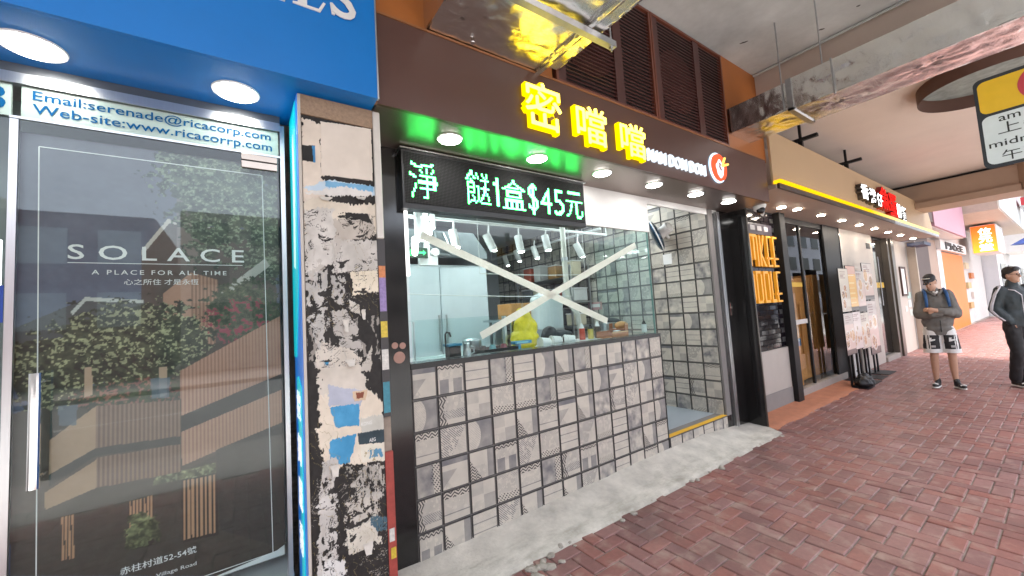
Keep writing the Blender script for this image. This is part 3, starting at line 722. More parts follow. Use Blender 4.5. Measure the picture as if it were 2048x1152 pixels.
# ------------------------------------------------------------------ inside the takeaway
M_ss = mat('stainless_steel', (.55, .57, .58), .3, metal=1, var=.08, stretch=(3, 3, 30))
M_frwhite = mat('fridge_white', (.66, .71, .73), .35, var=.03)
bench = thing('prep_bench', 'pale steel work bench inside behind the counter window', 'bench', (1.3, .4, .2))
box('worktop', .035, 2.575, .122, .78, 1.150, 1.188, mat('bench_top', (.60, .62, .61), .4, var=.08, vscale=15), bench)
box('carcass', .05, 2.56, .16, .74, .206, 1.149, M_ss, bench)
fr = thing('white_fridge', 'tall pale double door refrigerator at the left of the kitchen', 'fridge', (1.4, 2.4, .2))
box('cabinet', .55, 1.97, 2.25, 2.95, .206, 2.20, M_frwhite, fr, .01)
box('door', .56, 1.255, 2.205, 2.248, .30, 2.17, M_frwhite, fr, .008); box('door', 1.265, 1.96, 2.205, 2.248, .30, 2.17, M_frwhite, fr, .008)
for x in (1.21, 1.31): obj('handle', tube_bm([(x, 2.17, 1.1), (x, 2.17, 1.55)], .012), M_ss, fr)
hood = thing('extractor_hood', 'grey steel extractor hood with hoses above the white fridge', 'extractor hood', (1.3, 2.6, 2.25))
obj('canopy', prism_y([(.30, 2.28), (1.95, 2.28), (1.95, 2.36), (1.75, 2.62), (.45, 2.62), (.30, 2.36)], 2.15, 2.95), mat('hood_grey', (.26, .28, .29), .4, metal=.6), hood)
for k in range(3): obj('hose', tube_bm([(1.05 + k * .12, 2.1, 2.58), (1.0 + k * .16, 2.05, 2.44), (1.2 + k * .2, 2.1, 2.31), (1.5 + k * .1, 2.12, 2.30)], .022, 8), M_ss, hood)
dw = thing('kitchen_partition', 'dark grey partition wall high above the fridge', 'wall', (1, 3, 2.3))
box('panel', .035, 1.98, 3.0, 3.05, .206, 2.9, mat('dark_partition', (.16, .18, .19), .5), dw)
ex = thing('exit_sign', 'small green exit sign with arrow inside the kitchen', 'exit sign', (.45, 1.9, 2.3))
_e = PY(833, 505, 1.6)
box('housing', _e.x - .13, _e.x + .13, 1.6, 1.63, _e.z - .055, _e.z + .055, mat('exit_dark', (.01, .03, .015), .5), ex)
text('lettering', '出口', (_e.x - .11, 1.597, _e.z - .04), .11, .08, emat('exit_green', (.1, 1, .3), 1.6), ex, offset=.01)
bm = prism_y([(_e.x + .02, _e.z - .01), (_e.x + .075, _e.z - .01), (_e.x + .075, _e.z - .03), (_e.x + .11, _e.z), (_e.x + .075, _e.z + .03), (_e.x + .075, _e.z + .01), (_e.x + .02, _e.z + .01)], 1.596, 1.5985)
obj('arrow', bm, emat('exit_green', (.1, 1, .3), 1.6), ex)
obj('hanger', tube_bm([(_e.x, 1.615, _e.z + .055), (_e.x, 1.615, 2.92)], .006), M_white, ex)
el = thing('emergency_light', 'white twin head emergency light beside the green exit sign', 'emergency light', (.8, 1.6, 2.25))
_e = PY(858, 515, 1.7)
box('battery_box', _e.x - .11, _e.x + .11, 1.70, 1.76, _e.z - .09, _e.z + .02, M_white, el, .006)
for dx in (-.06, .07): obj('lamp_head', disc_bm((_e.x + dx, 1.69, _e.z + .06), .045, 'Y', 20, .05), M_white, el)
box('mount', _e.x - .03, _e.x + .03, 1.74, 1.78, _e.z, 2.92, M_white, el)
for k, (px, py, l, w) in enumerate(((838, 490, .42, 'nearest the left jamb'), (866, 464, .22, 'behind the left end of the tape cross'))):
    c = PY(px, py, .9 + k * .3); tl = thing('tube_light', 'bright white fluorescent tube on the kitchen ceiling ' + w, 'tube light', c, 'kitchen tube lights')
    obj('tube', tube_bm([c + Vector((-.12, -.22, 0)), c + Vector((.12, .42, 0))], .028), emat('tube_glow', (.95, 1, 1), 14), tl)
    box('ceiling_mount', c.x - .02, c.x + .02, c.y - .02, c.y + .02, c.z + .03, 2.92, M_white, tl)
# light panels added out of sight to light the kitchen
for k, (x, y, w) in enumerate(((.8, 1.5, 'left'), (2.1, 1.6, 'middle'), (3.0, .9, 'right'))):
    pl = thing('added_light_panel', 'flat white light panel added unseen over the %s side of the kitchen' % w, 'added light panel', (x, y, 2.9), 'added kitchen light panels')
    box('frame', x - .62, x + .62, y - .17, y + .17, 2.90, 2.918, M_white, pl); box('diffuser', x - .60, x + .60, y - .15, y + .15, 2.893, 2.899, emat('panel_glow', (.90, .98, 1), 6.5), pl)
# track lights
def track(name, a, b, label):
    t = thing(name, label, 'track', a); obj('rail', tube_bm([a, b], .018, 6), M_white, t)
    for q in (a, b): obj('drop_rod', tube_bm([Vector(q), (q[0], q[1], 2.92)], .006, 6), M_white, t)
track('light_track', (.45, 1.25, 2.52), (3.35, 1.25, 2.52), 'white lighting track running parallel to the counter')
track('light_track', (3.30, 1.30, 2.62), (3.30, 4.2, 2.62), 'white lighting track running to the back along the tiled side wall')
def spotlight(px, py, Y, tilt, label, dist_rail=2.52):
    c = PY(px, py, Y); t = thing('track_spotlight', label, 'spotlight', c, 'white track spotlights')
    d = Vector((math.sin(tilt) * .6, -.25 * math.cos(tilt), -1)).normalized()
    obj('lamp_body', tube_bm([c - d * .10, c + d * .10], .045, 16), M_white, t); obj('stem', tube_bm([c - d * .05, (c.x, c.y, dist_rail)], .01, 6), M_white, t)
    obj('bulb', disc_bm(c + d * .104, .03, 'Z', 12, .004), M_lamp, t)
for px, py, tl, w in ((845, 462, 0, 'first from the left jamb'), (909, 478, .1, 'second from the left jamb'), (980, 485, .7, 'third from the left jamb'), (1039, 488, 0, 'fourth from the left jamb'), (1093, 486, 0, 'right before the end of the track'), (1158, 500, .8, 'tilted one at the end of the track')):
    spotlight(px, py, 1.25, tl, 'white cylinder spotlight on the front track, ' + w)
for px, py, Y, w in ((1012, 522, 3.6, 'deepest'), (1035, 512, 2.9, 'middle'), (1070, 505, 2.3, 'nearest')):
    spotlight(px, py, Y, .3, 'small white spotlight hanging on the rear track, ' + w, 2.62)
# entrance spot and round mirror on the side wall
sp = thing('wall_spotlight', 'white cylinder spotlight fixed high on the tiled entrance wall', 'spotlight', PX(1328, 462, 3.6))
c = PX(1326, 464, 3.55); obj('lamp_body', tube_bm([c + Vector((0, -.09, .05)), c + Vector((0, .10, -.05))], .07, 18), M_white, sp)
obj('arm', tube_bm([c, c + Vector((.145, .02, -.06))], .02, 8), M_white, sp); obj('bulb', disc_bm(c + Vector((0, -.09, .05)), .05, 'Y', 16, .006), M_white, sp)
mi = thing('round_mirror', 'dark round convex mirror with pale rim on the entrance wall', 'mirror', PX(1318, 470, 3.5))
c = PX(1313, 472, 3.45); Mx = Matrix.Translation(c) @ Matrix.Rotation(R(35), 4, 'Z') @ Matrix.Rotation(R(70), 4, 'X')
bm = bmesh.new(); bmesh.ops.create_uvsphere(bm, u_segments=28, v_segments=14, radius=.2, matrix=Mx @ Matrix.Diagonal((1, 1, .28, 1))); obj('dish', bm, mat('mirror_dark', (.05, .10, .16), .1, metal=.7), mi, True)
bm = bmesh.new(); ring = [Mx @ Vector((.205 * math.cos(a_), .205 * math.sin(a_), 0)) for a_ in np.linspace(0, 2 * math.pi, 33)]; obj('rim', tube_bm(ring, .008, 6), M_white, mi, True)
obj('bracket', tube_bm([c, c + Vector((.245, .05, .02))], .012, 8), M_blackmatt, mi)
# goods on the bench
def on_bench(px, py, y): return PY(px, py, y)
zb = 1.188
it = thing('cup_dispenser', 'black square container with bent tap and blue lid on the bench', 'container', (.5, .28, zb))
p = PY(905, 690, .30); x = p.x
box('body', x - .045, x + .05, .26, .34, zb, zb + .10, M_blackmatt, it, .004); box('lid', x - .055, x + .06, .25, .35, zb + .1005, zb + .118, mat('lid_blue', (.06, .22, .34), .4), it, .004)
obj('tap', tube_bm([(x - .055, .30, zb + .10), (x - .055, .30, zb + .19), (x - .045, .30, zb + .205), (x - .02, .30, zb + .20), (x - .012, .30, zb + .17)], .007, 8), M_blackmatt, it)
it = thing('steel_flask', 'small brushed steel flask standing in front of the black tray', 'flask', (.6, .3, zb)); p = PY(934, 700, .26)
bm = bmesh.new()
prof = [(.032, 0), (.034, .02), (.030, .06), (.022, .075), (.022, .11), (.018, .115)]
for i in range(len(prof) - 1): bmesh.ops.create_cone(bm, cap_ends=True, segments=20, radius1=prof[i][0], radius2=prof[i + 1][0], depth=prof[i + 1][1] - prof[i][1], matrix=Matrix.Translation((p.x, .26, zb + (prof[i][1] + prof[i + 1][1]) / 2)))
obj('body', bm, M_ss, it, False); obj('handle', tube_bm([(p.x + .03, .26, zb + .09), (p.x + .06, .26, zb + .08), (p.x + .06, .26, zb + .04), (p.x + .032, .26, zb + .03)], .005, 6), M_ss, it)
it = thing('serving_tray', 'shallow black tray with dark red and teal cups on the bench', 'tray', (.85, .35, zb))
bm = B(.70, 1.02, .22, .48, zb, zb + .006); [B(*q, bm=bm) for q in ((.70, .708, .22, .48, zb + .006, zb + .05), (1.012, 1.02, .22, .48, zb + .006, zb + .05), (.708, 1.012, .22, .228, zb + .006, zb + .05), (.708, 1.012, .472, .48, zb + .006, zb + .05))]
obj('tray', bm, M_blackmatt, it)
for n_, xx, cc in (('teal cup', .86, (.10, .35, .38)), ('dark red cup', .97, (.25, .03, .06)), ('black cup', .77, (.02, .02, .02))):
    it = thing('cup', 'small %s upside down inside the black tray' % n_, 'cup', (xx, .36, zb + .006), 'cups in the tray')
    bm = bmesh.new(); bmesh.ops.create_cone(bm, cap_ends=True, segments=18, radius1=.035, radius2=.026, depth=.06, matrix=Matrix.Translation((xx, .36, zb + .037))); bmesh.ops.bevel(bm, geom=bm.edges[:], offset=.003, affect='EDGES'); obj('body', bm, mat(n_.replace(' ', '_'), cc, .35), it)
    obj('foot', disc_bm((xx, .36, zb + .069), .02, 'Z', 16, .006), mat(n_.replace(' ', '_'), cc, .35), it)
it = thing('glass_display_case', 'low clear glass sneeze screen on the kitchen bench', 'display case', (.8, .6, zb))
box('front_pane', .30, 1.12, .60, .606, zb, zb + .30, M_glass, it); box('top_shelf', .28, 1.15, .50, .76, zb + .301, zb + .309, M_glass, it)
for xx in (.29, 1.13): box('post', xx - .006, xx + .006, .594, .606, zb, zb + .30, M_alu, it)
it = thing('serving_dish', 'stainless round lidded pot on the bench behind the tray', 'pot', (.78, .56, zb)); p = PY(943, 668, .5)
bm = bmesh.new(); bmesh.ops.create_cone(bm, cap_ends=True, segments=24, radius1=.075, radius2=.08, depth=.11, matrix=Matrix.Translation((p.x, .5, zb + .055))); obj('body', bm, M_ss, it)
bm = bmesh.new(); bmesh.ops.create_uvsphere(bm, u_segments=20, v_segments=8, radius=.08, matrix=Matrix.Translation((p.x, .5, zb + .112)) @ Matrix.Diagonal((1, 1, .3, 1))); obj('lid', bm, M_ss, it, True)
# yellow bag
p = PY(1050, 690, .45)
it = thing('plastic_bag', 'bright yellow plastic carrier bag standing knotted on the bench', 'bag', (p.x, .45, zb))
blob('bag', [('e', (p.x, .45, zb + .09), (.145, .10, .11)), ('e', (p.x + .02, .45, zb + .17), (.125, .085, .13)), ('c', [(p.x + .02, .45, zb + .28, .05), (p.x - .01, .44, zb + .335, .030), (p.x - .07, .43, zb + .335, .016), (p.x - .10, .43, zb + .30, .010)])], mat('yellow_plastic', (.85, .66, .012), .28, var=.12, vscale=25, bump=1.0, bscale=26), it, .010, 1, fold=.017)
it = thing('tape_dispenser', 'flat blue and white tape dispenser in front of the yellow bag', 'tape dispenser', (1.25, .3, zb)); p = PY(1042, 672, .30)
bm = B(p.x - .09, p.x + .09, .27, .33, zb + .06, zb + .085, .004); B(p.x - .05, p.x - .02, .28, .32, zb, zb + .0595, bm=bm); obj('body', bm, mat('dispenser_blue', (.03, .25, .42), .4), it)
box('label', p.x - .07, p.x + .05, .268, .2695, zb + .065, zb + .08, mat('label_teal', (.2, .55, .6), .5), it)
it = thing('steel_rack', 'pale upright steel strip rack left of the yellow bag', 'rack', (1.15, .55, zb)); p = PY(1012, 690, .5)
bm = B(p.x - .012, p.x + .012, .49, .51, zb, zb + .30); B(p.x + .06, p.x + .085, .49, .51, zb, zb + .24, bm=bm); B(p.x - .012, p.x + .085, .512, .52, zb + .1, zb + .13, bm=bm); obj('upright', bm, M_ss, it)
for k, (px, py, y, w) in enumerate(((1090, 690, .30, 'largest'), (1112, 684, .36, 'tilted'), (1140, 684, .30, 'rightmost'))):
    p = PY(px, py, y); it = thing('paper_cup', 'crumpled white paper cup lying on the bench, %s of three' % w, 'paper cup', (p.x, y, zb), 'white cups on the bench')
    bm = bmesh.new(); bmesh.ops.create_cone(bm, cap_ends=True, segments=20, radius1=.048, radius2=.034, depth=.10, matrix=Matrix.Translation((p.x, y, zb + .048)) @ Matrix.Rotation(R(90), 4, 'Y') @ Matrix.Rotation(R(20 * k), 4, 'X')); obj('body', bm, M_white, it)
    obj('rim', tube_bm([(p.x - .05, y + .046 * math.cos(a_), zb + .048 + .046 * math.sin(a_)) for a_ in np.linspace(0, 2 * math.pi, 17)], .004, 6), M_white, it)
p = PY(1125, 680, .55); it = thing('black_bag', 'slumped black bag on the bench behind the white cups', 'bag', (p.x, .6, zb))
blob('bag', [('e', (p.x, .62, zb + .06), (.20, .10, .07)), ('e', (p.x - .12, .60, zb + .09), (.08, .08, .08)), ('e', (p.x + .12, .64, zb + .05), (.1, .08, .06))], mat('black_nylon', (.015, .016, .018), .5, bump=.5, bscale=30), it, .014, 2, fold=.012)
p = PY(1035, 622, 1.5); it = thing('cardboard_box', 'brown cardboard box on the shelf deep in the kitchen', 'box', (p.x, 1.5, p.z))
box('carton', p.x - .16, p.x + .16, 1.4, 1.7, p.z - .09, p.z + .09, M_card, it, .004); box('tape_seam', p.x - .02, p.x + .02, 1.398, 1.3995, p.z - .088, p.z + .088, mat('parcel_tape', (.5, .32, .15), .3), it)
sh = thing('steel_shelf', 'steel wall shelf under the cardboard box in the kitchen', 'shelf', (p.x, 1.55, .2))
box('board', p.x - .35, p.x + .45, 1.36, 1.74, p.z - .115, p.z - .092, M_ss, sh)
for xx in (p.x - .34, p.x + .44): box('leg', xx - .012, xx + .012, 1.5, 1.53, .206, p.z - .116, M_ss, sh)
it = thing('white_tub', 'white domed plastic tub in front of the tiled wall behind the tape cross', 'tub', (2.0, 1.3, 1.2)); p = PY(1093, 612, 1.3)
bm = bmesh.new(); bmesh.ops.create_cone(bm, cap_ends=True, segments=28, radius1=.19, radius2=.2, depth=.34, matrix=Matrix.Translation((p.x, 1.3, p.z - .10))); obj('body', bm, mat('tub_white', (.6, .66, .66), .4), it)
bm = bmesh.new(); bmesh.ops.create_uvsphere(bm, u_segments=24, v_segments=10, radius=.2, matrix=Matrix.Translation((p.x, 1.3, p.z + .072)) @ Matrix.Diagonal((1, 1, .5, 1))); obj('lid', bm, mat('tub_white', (.6, .66, .66), .4), it, True)
box('stand', p.x - .16, p.x + .16, 1.18, 1.42, .206, p.z - .272, M_ss, it)
pp = thing('service_pipe', 'cream vertical pipe with elbow standing near the tiled kitchen wall', 'pipe', (2.2, .95, .2)); p = PY(1132, 560, 1.05)
obj('pipe', tube_bm([(p.x, 1.05, 2.9), (p.x, 1.05, 1.75), (p.x + .02, 1.05, 1.62), (p.x + .13, 1.03, 1.45), (p.x + .16, 1.03, 1.15), (p.x + .16, 1.03, .22)], .032, 12), mat('pipe_cream', (.68, .66, .58), .45), pp, True)
obj('clamp', tube_bm([(p.x, 1.05, 2.1), (p.x, 1.05, 2.14)], .04, 12), M_ss, pp)
for k, (px, z_, w) in enumerate(((1240, 0.0, 'lower'), (1265, .075, 'upper'))):
    p = PY(px, 668, .42); it = thing('wooden_tray', '%s reddish wooden tray on the bench by the right glass edge' % w, 'tray', (p.x, .45, zb + z_), 'wooden trays on the bench')
    x0, x1 = p.x - .2, min(p.x + .22, 2.55); bm = B(x0, x1, .36, .56, zb + z_, zb + z_ + .012); [B(*q, bm=bm) for q in ((x0, x1, .35, .3595, zb + z_, zb + z_ + .07), (x0, x1, .5605, .57, zb + z_, zb + z_ + .07))]
    obj('tray', bm, mat('red_wood', (.36, .14, .06), .5, var=.2, stretch=(3, 30, 30)), it); box('rim', x0, x1, .348, .3498, zb + z_ + .055, zb + z_ + .068, mat('pale_wood', (.55, .32, .16), .5), it)
it = thing('bread_bun', 'round orange brown bun in the wooden tray', 'bun', (2.3, .45, zb)); p = PY(1243, 655, .46)
blob('bun', [('e', (p.x, .46, zb + .118), (.08, .07, .05))], mat('bun_crust', (.5, .24, .07), .5), it, .012, 2)

for k, (xa, ya, xb, yb, w) in enumerate(((815, 588, 1145, 592, 'upper'), (960, 547, 1170, 549, 'lower'))):
    cb = thing('power_cable', 'thin pale cable strung across the kitchen, %s one' % w, 'cable', PY(xa, ya, .9), 'cables across the kitchen')
    pa, pb = PY(xa, ya, .9), PY(xb, yb, .9); obj('cable', tube_bm([pa.lerp(pb, q_ / 8) - Vector((0, 0, .012 * math.sin(q_ / 8 * math.pi))) for q_ in range(9)], .0045, 6), M_white, cb)
    for q_ in (pa, pb): obj('hook', tube_bm([q_, (q_.x, q_.y, 2.92)], .003, 5), M_white, cb)
for k, (px, c_, hh, w) in enumerate(((1165, (.5, .06, .03), .17, 'red'), (1182, (.62, .50, .12), .15, 'mustard yellow'), (1196, (.10, .07, .05), .18, 'dark brown'), (1290, (.55, .6, .58), .14, 'pale grey'))):
    p = PY(px, 675, .62); it = thing('sauce_bottle', '%s sauce bottle standing at the back of the kitchen bench' % w, 'bottle', (p.x, .62, zb), 'bottles on the bench'); bmt = mat('bottle_%d' % k, c_, .3)
    bm = bmesh.new(); bmesh.ops.create_cone(bm, cap_ends=True, segments=16, radius1=.032, radius2=.03, depth=hh * .7, matrix=Matrix.Translation((p.x, .62, zb + hh * .35))); obj('body', bm, bmt, it)
    bm = bmesh.new(); bmesh.ops.create_cone(bm, cap_ends=True, segments=12, radius1=.028, radius2=.008, depth=hh * .3, matrix=Matrix.Translation((p.x, .62, zb + hh * .85 + .0005))); obj('cap', bm, M_blackmatt if k % 2 else M_white, it)
rk = thing('storage_rack', 'tall steel storage rack with three boards against the tiled wall', 'rack', (3.4, 2.6, .2))
for zz in (1.25, 1.62, 2.0): box('board', 3.22, 3.66, 1.9, 3.3, zz, zz + .025, M_ss, rk)
for xx, yy in ((3.24, 1.92), (3.64, 1.92), (3.24, 3.28), (3.64, 3.28)): box('leg', xx - .012, xx + .012, yy - .012, yy + .012, .206, 2.2, M_ss, rk)
rr = random.Random(5); nn_ = 0
for zz, lv in ((1.275, 'lowest'), (1.645, 'middle'), (2.025, 'top')):
    for q_, (yy, what) in enumerate(((2.05, 'first'), (2.45, 'second'), (2.85, 'third'), (3.12, 'fourth'))):
        c_ = rr.choice(((.6, .6, .58), (.42, .24, .10), (.12, .22, .34), (.5, .12, .08), (.62, .55, .40), (.16, .17, .18))); h_ = rr.uniform(.14, .27); w_ = rr.uniform(.09, .15)
        it = thing('storage_tub', 'storage tub on the %s board of the kitchen rack, %s from the window' % (lv, what), 'tub', (3.44, yy, zz), 'tubs on the kitchen rack')
        box('body', 3.44 - w_, 3.44 + w_, yy - w_, yy + w_, zz, zz + h_, mat('tub_%d' % (nn_ % 6), c_, .5), it, .012); box('lid', 3.435 - w_, 3.445 + w_, yy - w_ - .006, yy + w_ + .006, zz + h_ + .0005, zz + h_ + .016, M_white, it, .003); nn_ += 1
rc_ = thing('rice_cooker', 'pale round rice cooker with dark lid on the bench near the right glass edge', 'rice cooker', (2.1, .62, zb)); p = PY(1222, 665, .66)
bm = bmesh.new(); bmesh.ops.create_cone(bm, cap_ends=True, segments=28, radius1=.10, radius2=.115, depth=.16, matrix=Matrix.Translation((p.x, .66, zb + .08))); bmesh.ops.bevel(bm, geom=bm.edges[:], offset=.008, affect='EDGES'); obj('body', bm, M_ss, rc_)
bm = bmesh.new(); bmesh.ops.create_uvsphere(bm, u_segments=24, v_segments=10, radius=.112, matrix=Matrix.Translation((p.x, .66, zb + .165)) @ Matrix.Diagonal((1, 1, .35, 1))); obj('lid', bm, M_blackmatt, rc_, True)
wm = thing('wall_menu', 'small pinkish menu card on the tiled kitchen wall', 'menu', (3.68, .9, 1.5)); p = PX(1190, 612, 3.685)
box('card', 3.682, 3.692, p.y - .14, p.y + .14, p.z - .06, p.z + .06, mat('menu_pink', (.55, .32, .32), .5), wm); box('print_band', 3.679, 3.6815, p.y - .11, p.y + .11, p.z - .02, p.z + .03, M_white, wm)
# ------------------------------------------------------------------ foil ducts
def foil_mat():
    m = bpy.data.materials.new('crumpled_foil'); m.use_nodes = True; t = m.node_tree; b = t.nodes['Principled BSDF']
    b.inputs['Metallic'].default_value = 1; b.inputs['Base Color'].default_value = (.80, .79, .77, 1)
    ge = t.nodes.new('ShaderNodeNewGeometry')
    n = t.nodes.new('ShaderNodeTexNoise'); n.inputs['Scale'].default_value = 13; n.inputs['Detail'].default_value = 8; n.inputs['Roughness'].default_value = .62; n.inputs['Distortion'].default_value = 1.2
    vo = t.nodes.new('ShaderNodeTexVoronoi'); vo.inputs['Scale'].default_value = 9; vo.feature = 'DISTANCE_TO_EDGE'
    n3 = t.nodes.new('ShaderNodeTexNoise'); n3.inputs['Scale'].default_value = 3; n3.inputs['Detail'].default_value = 3
    mp = t.nodes.new('ShaderNodeMapping'); mp.inputs['Scale'].default_value = (1, 1.7, 1); t.links.new(ge.outputs['Position'], mp.inputs[0])
    ds = t.nodes.new('ShaderNodeVectorMath'); ds.operation = 'MULTIPLY_ADD'; t.links.new(n.outputs['Color'], ds.inputs[0]); ds.inputs[1].default_value = (.25, .25, .25); t.links.new(mp.outputs[0], ds.inputs[2])
    t.links.new(mp.outputs[0], n.inputs['Vector']); t.links.new(ds.outputs[0], vo.inputs['Vector']); t.links.new(ge.outputs['Position'], n3.inputs['Vector'])
    h = V(t, n.outputs['Fac']) * .55 + V(t, vo.outputs['Distance']).mn(.06) * 1.2 * V(t, n3.outputs['Fac'])
    bp = t.nodes.new('ShaderNodeBump'); bp.inputs['Strength'].default_value = .36; bp.inputs['Distance'].default_value = .009; t.links.new(h.s, bp.inputs['Height']); t.links.new(bp.outputs[0], b.inputs['Normal'])
    mr = t.nodes.new('ShaderNodeMapRange'); mr.inputs[3].default_value = .12; mr.inputs[4].default_value = .30; t.links.new(n3.outputs['Fac'], mr.inputs[0]); t.links.new(mr.outputs[0], b.inputs['Roughness'])
    return m
M_foil = foil_mat()
def foil_box(name, parent, x0, x1, y0, y1, z0, z1, pins=(), amp=.006, seed=0.0):
    """crumpled wrapping on bottom, left and right face of a duct running along Y"""
    bm = bmesh.new(); step_ = .022
    def grid(fn, du, dv, nrm, axis):
        nu, nv = max(2, int(du / step_)), max(2, int(dv / step_)); rows = []
        for i in range(nu + 1):
            row = []
            for j in range(nv + 1):
                p = Vector(fn(i / nu, j / nv)); d = amp * (mnoise.noise(p * 7 + Vector((seed, 0, 0))) + .6 * mnoise.noise(p * 19 + Vector((seed, 3, 0))))
                for (ax, q, rad) in pins:
                    if ax != axis: continue
                    dd = p - Vector(q); dd -= nrm * dd.dot(nrm); r_ = dd.length
                    if r_ < rad:
                        e = [k for k in range(3) if abs(nrm[k]) < .5]; th = math.atan2(dd[e[1]], dd[e[0]])
                        d += .0075 * math.exp(-(r_ / (rad * .5)) ** 2) * (math.sin(th * 11 + 3 * mnoise.noise((th, seed, 0))) * min(1, r_ / .05)) - .007 * math.exp(-(r_ / .05) ** 2)
                ed = min(i / nu, 1 - i / nu, j / nv, 1 - j / nv)
                row.append(bm.verts.new(p + nrm * d * (min(1, ed * 12 + .25))))
            rows.append(row)
        for i in range(nu):
            for j in range(nv): bm.faces.new((rows[i][j], rows[i + 1][j], rows[i + 1][j + 1], rows[i][j + 1]))
    grid(lambda u, v: (x0 + (x1 - x0) * u, y0 + (y1 - y0) * v, z0), x1 - x0, abs(y1 - y0), Vector((0, 0, -1)), 'B')
    grid(lambda u, v: (x0, y0 + (y1 - y0) * v, z0 + (z1 - z0) * u), z1 - z0, abs(y1 - y0), Vector((-1, 0, 0)), 'L')
    grid(lambda u, v: (x1, y0 + (y1 - y0) * v, z0 + (z1 - z0) * u), z1 - z0, abs(y1 - y0), Vector((1, 0, 0)), 'R')
    B(x0 + .01, x1 - .01, min(y0, y1), max(y0, y1), z0 + .03, z1, bm=bm)
    bmesh.ops.remove_doubles(bm, verts=bm.verts[:], dist=.0005)
    return obj(name, bm, M_foil, parent, True)
d1 = thing('foil_duct', 'silver foil wrapped air duct glowing yellow above the sign characters', 'air duct', (.5, -1.5, 3.1))
foil_box('duct_body', d1, .035, .80, -.45, -3.2, 3.105, 3.62, [('B', (.22, -.68, 3.1), .30), ('B', (.56, -.66, 3.1), .30), ('B', (.45, -1.15, 3.1), .3), ('B', (.2, -1.5, 3.1), .3)], .007, 1.0)
foil_box('side_duct', d1, .815, .925, -.565, -3.2, 3.10, 3.55, [('B', (.87, -.8, 3.1), .1)], .006, 4.0)
foil_box('flange', d1, .795, .835, -.45, -3.2, 3.085, 3.6, [], .006, 9.0)
obj('pin', disc_bm((.30, -.53, 3.09), .014, 'Z', 12, .006), M_chrome, d1)
for q in ((.56, -.66), (.22, -.68)): obj('pin', disc_bm((q[0], q[1], 3.118), .010, 'Z', 10, .006), M_steel, d1)
hg = thing('duct_hanger', 'grey steel channel slung under the yellow glowing duct on a threaded rod', 'bracket', (.5, -.95, 3.05))
bm = B(-.10, 1.03, -.975, -.935, 3.045, 3.050); B(-.10, 1.03, -.975, -.971, 3.0505, 3.082, bm=bm); B(-.10, 1.03, -.939, -.935, 3.0505, 3.082, bm=bm); obj('channel', bm, M_steel, hg)
obj('threaded_rod', tube_bm([(1.005, -.955, 3.02), (1.005, -.955, 4.13)], .006, 8), M_steel, hg); obj('threaded_rod', tube_bm([(-.08, -.955, 3.02), (-.08, -.955, 4.13)], .006, 8), M_steel, hg)
obj('nut', disc_bm((1.005, -.955, 3.040), .014, 'Z', 6, .010), M_steel, hg)
d2 = thing('foil_duct', 'long silver foil wrapped duct crossing under the ceiling past the orange wall', 'air duct', (3.65, -2, 3.25))
foil_box('duct_body', d2, 3.42, 3.90, -.455, -1.02, 3.255, 3.52, [('L', (3.42, -.8, 3.36), .2), ('B', (3.66, -.75, 3.25), .25)], .006, 2.0)
foil_box('duct_body', d2, 3.40, 3.88, -1.06, -2.9, 3.235, 3.53, [('L', (3.4, -1.22, 3.38), .16), ('L', (3.4, -1.45, 3.40), .16), ('B', (3.62, -1.3, 3.235), .22), ('B', (3.6, -1.9, 3.235), .25)], .006, 6.0)
bm = B(3.385, 3.42, -1.062, -1.018, 3.225, 3.53); B(3.88, 3.91, -1.062, -1.018, 3.225, 3.53, bm=bm); B(3.385, 3.91, -1.062, -1.018, 3.222, 3.250, bm=bm); obj('flange', bm, M_steel, d2)
box('flange', 3.385, 3.41, -1.372, -1.36, 3.225, 3.54, M_steel, d2)
for yy in (-.98, -1.30): obj('hanger_rod', tube_bm([(3.41, yy, 3.25), (3.41, yy, 4.13)], .006, 8), M_steel, d2)

# ------------------------------------------------------------------ property agency: blue fascia, glass door, poster
M_blue = mat('blue_fascia_panel', (.002, .175, .56), .36, var=.10, vscale=1.3, rvar=.08)
est = thing('blue_fascia', 'large blue shop fascia with white serif letters above the glass door', 'shop sign', (-2, -.5, 2.6))
box('front_panel', -4.5, -.262, -.525, -.505, 2.600, 4.10, M_blue, est)
box('soffit', -4.5, -.262, -.504, -.03, 2.600, 2.630, M_blue, est)
box('silver_edge', -.262, -.255, -.527, -.505, 2.600, 3.4, M_alu, est)
# serif letters E and S, built as outlines
zE = 2.945; hE = .27
def EL(x, z, s=1.0): return [(x + a * s, z + b * s) for a, b in ((0, 0), (.165, .0), (.20, .075), (.185, .08), (.155, .02), (.085, .018), (.085, .125), (.12, .125), (.132, .10), (.142, .10), (.142, .175), (.132, .175), (.12, .147), (.085, .147), (.085, .25), (.15, .25), (.175, .205), (.185, .21), (.172, .27), (0, .27), (0, .258), (.03, .25), (.03, .02), (0, .012))]
obj('letter', prism_y(EL(-.625, 2.945, .68), -.531, -.5255), M_white, est)
text('letter', 'S', (-.462, -.531, 2.952), .108, .19, M_white, est, offset=.012, extrude=.01, depth=.005)
obj('letter_serif', prism_y([(-.463, 2.957), (-.450, 2.957), (-.442, 2.985), (-.462, 3.015), (-.470, 3.012)], -.5312, -.5258), M_white, est)
obj('letter', prism_y([(-.735, 2.938), (-.655, 2.938), (-.655, 2.946), (-.678, 2.952), (-.678, 3.13), (-.712, 3.13), (-.712, 2.952), (-.735, 2.946)], -.531, -.5255), M_white, est)
for i, (x, w) in enumerate(((-1.461, 'leftmost, over the poster'), (-.838, 'nearest the torn poster column'))):
    downlight(x, -.278, 2.60, .078, 'large round lit downlight under the blue fascia, ' + w, 'downlights under the blue fascia', emat('lamp_warm', (1, .99, .93), 22))
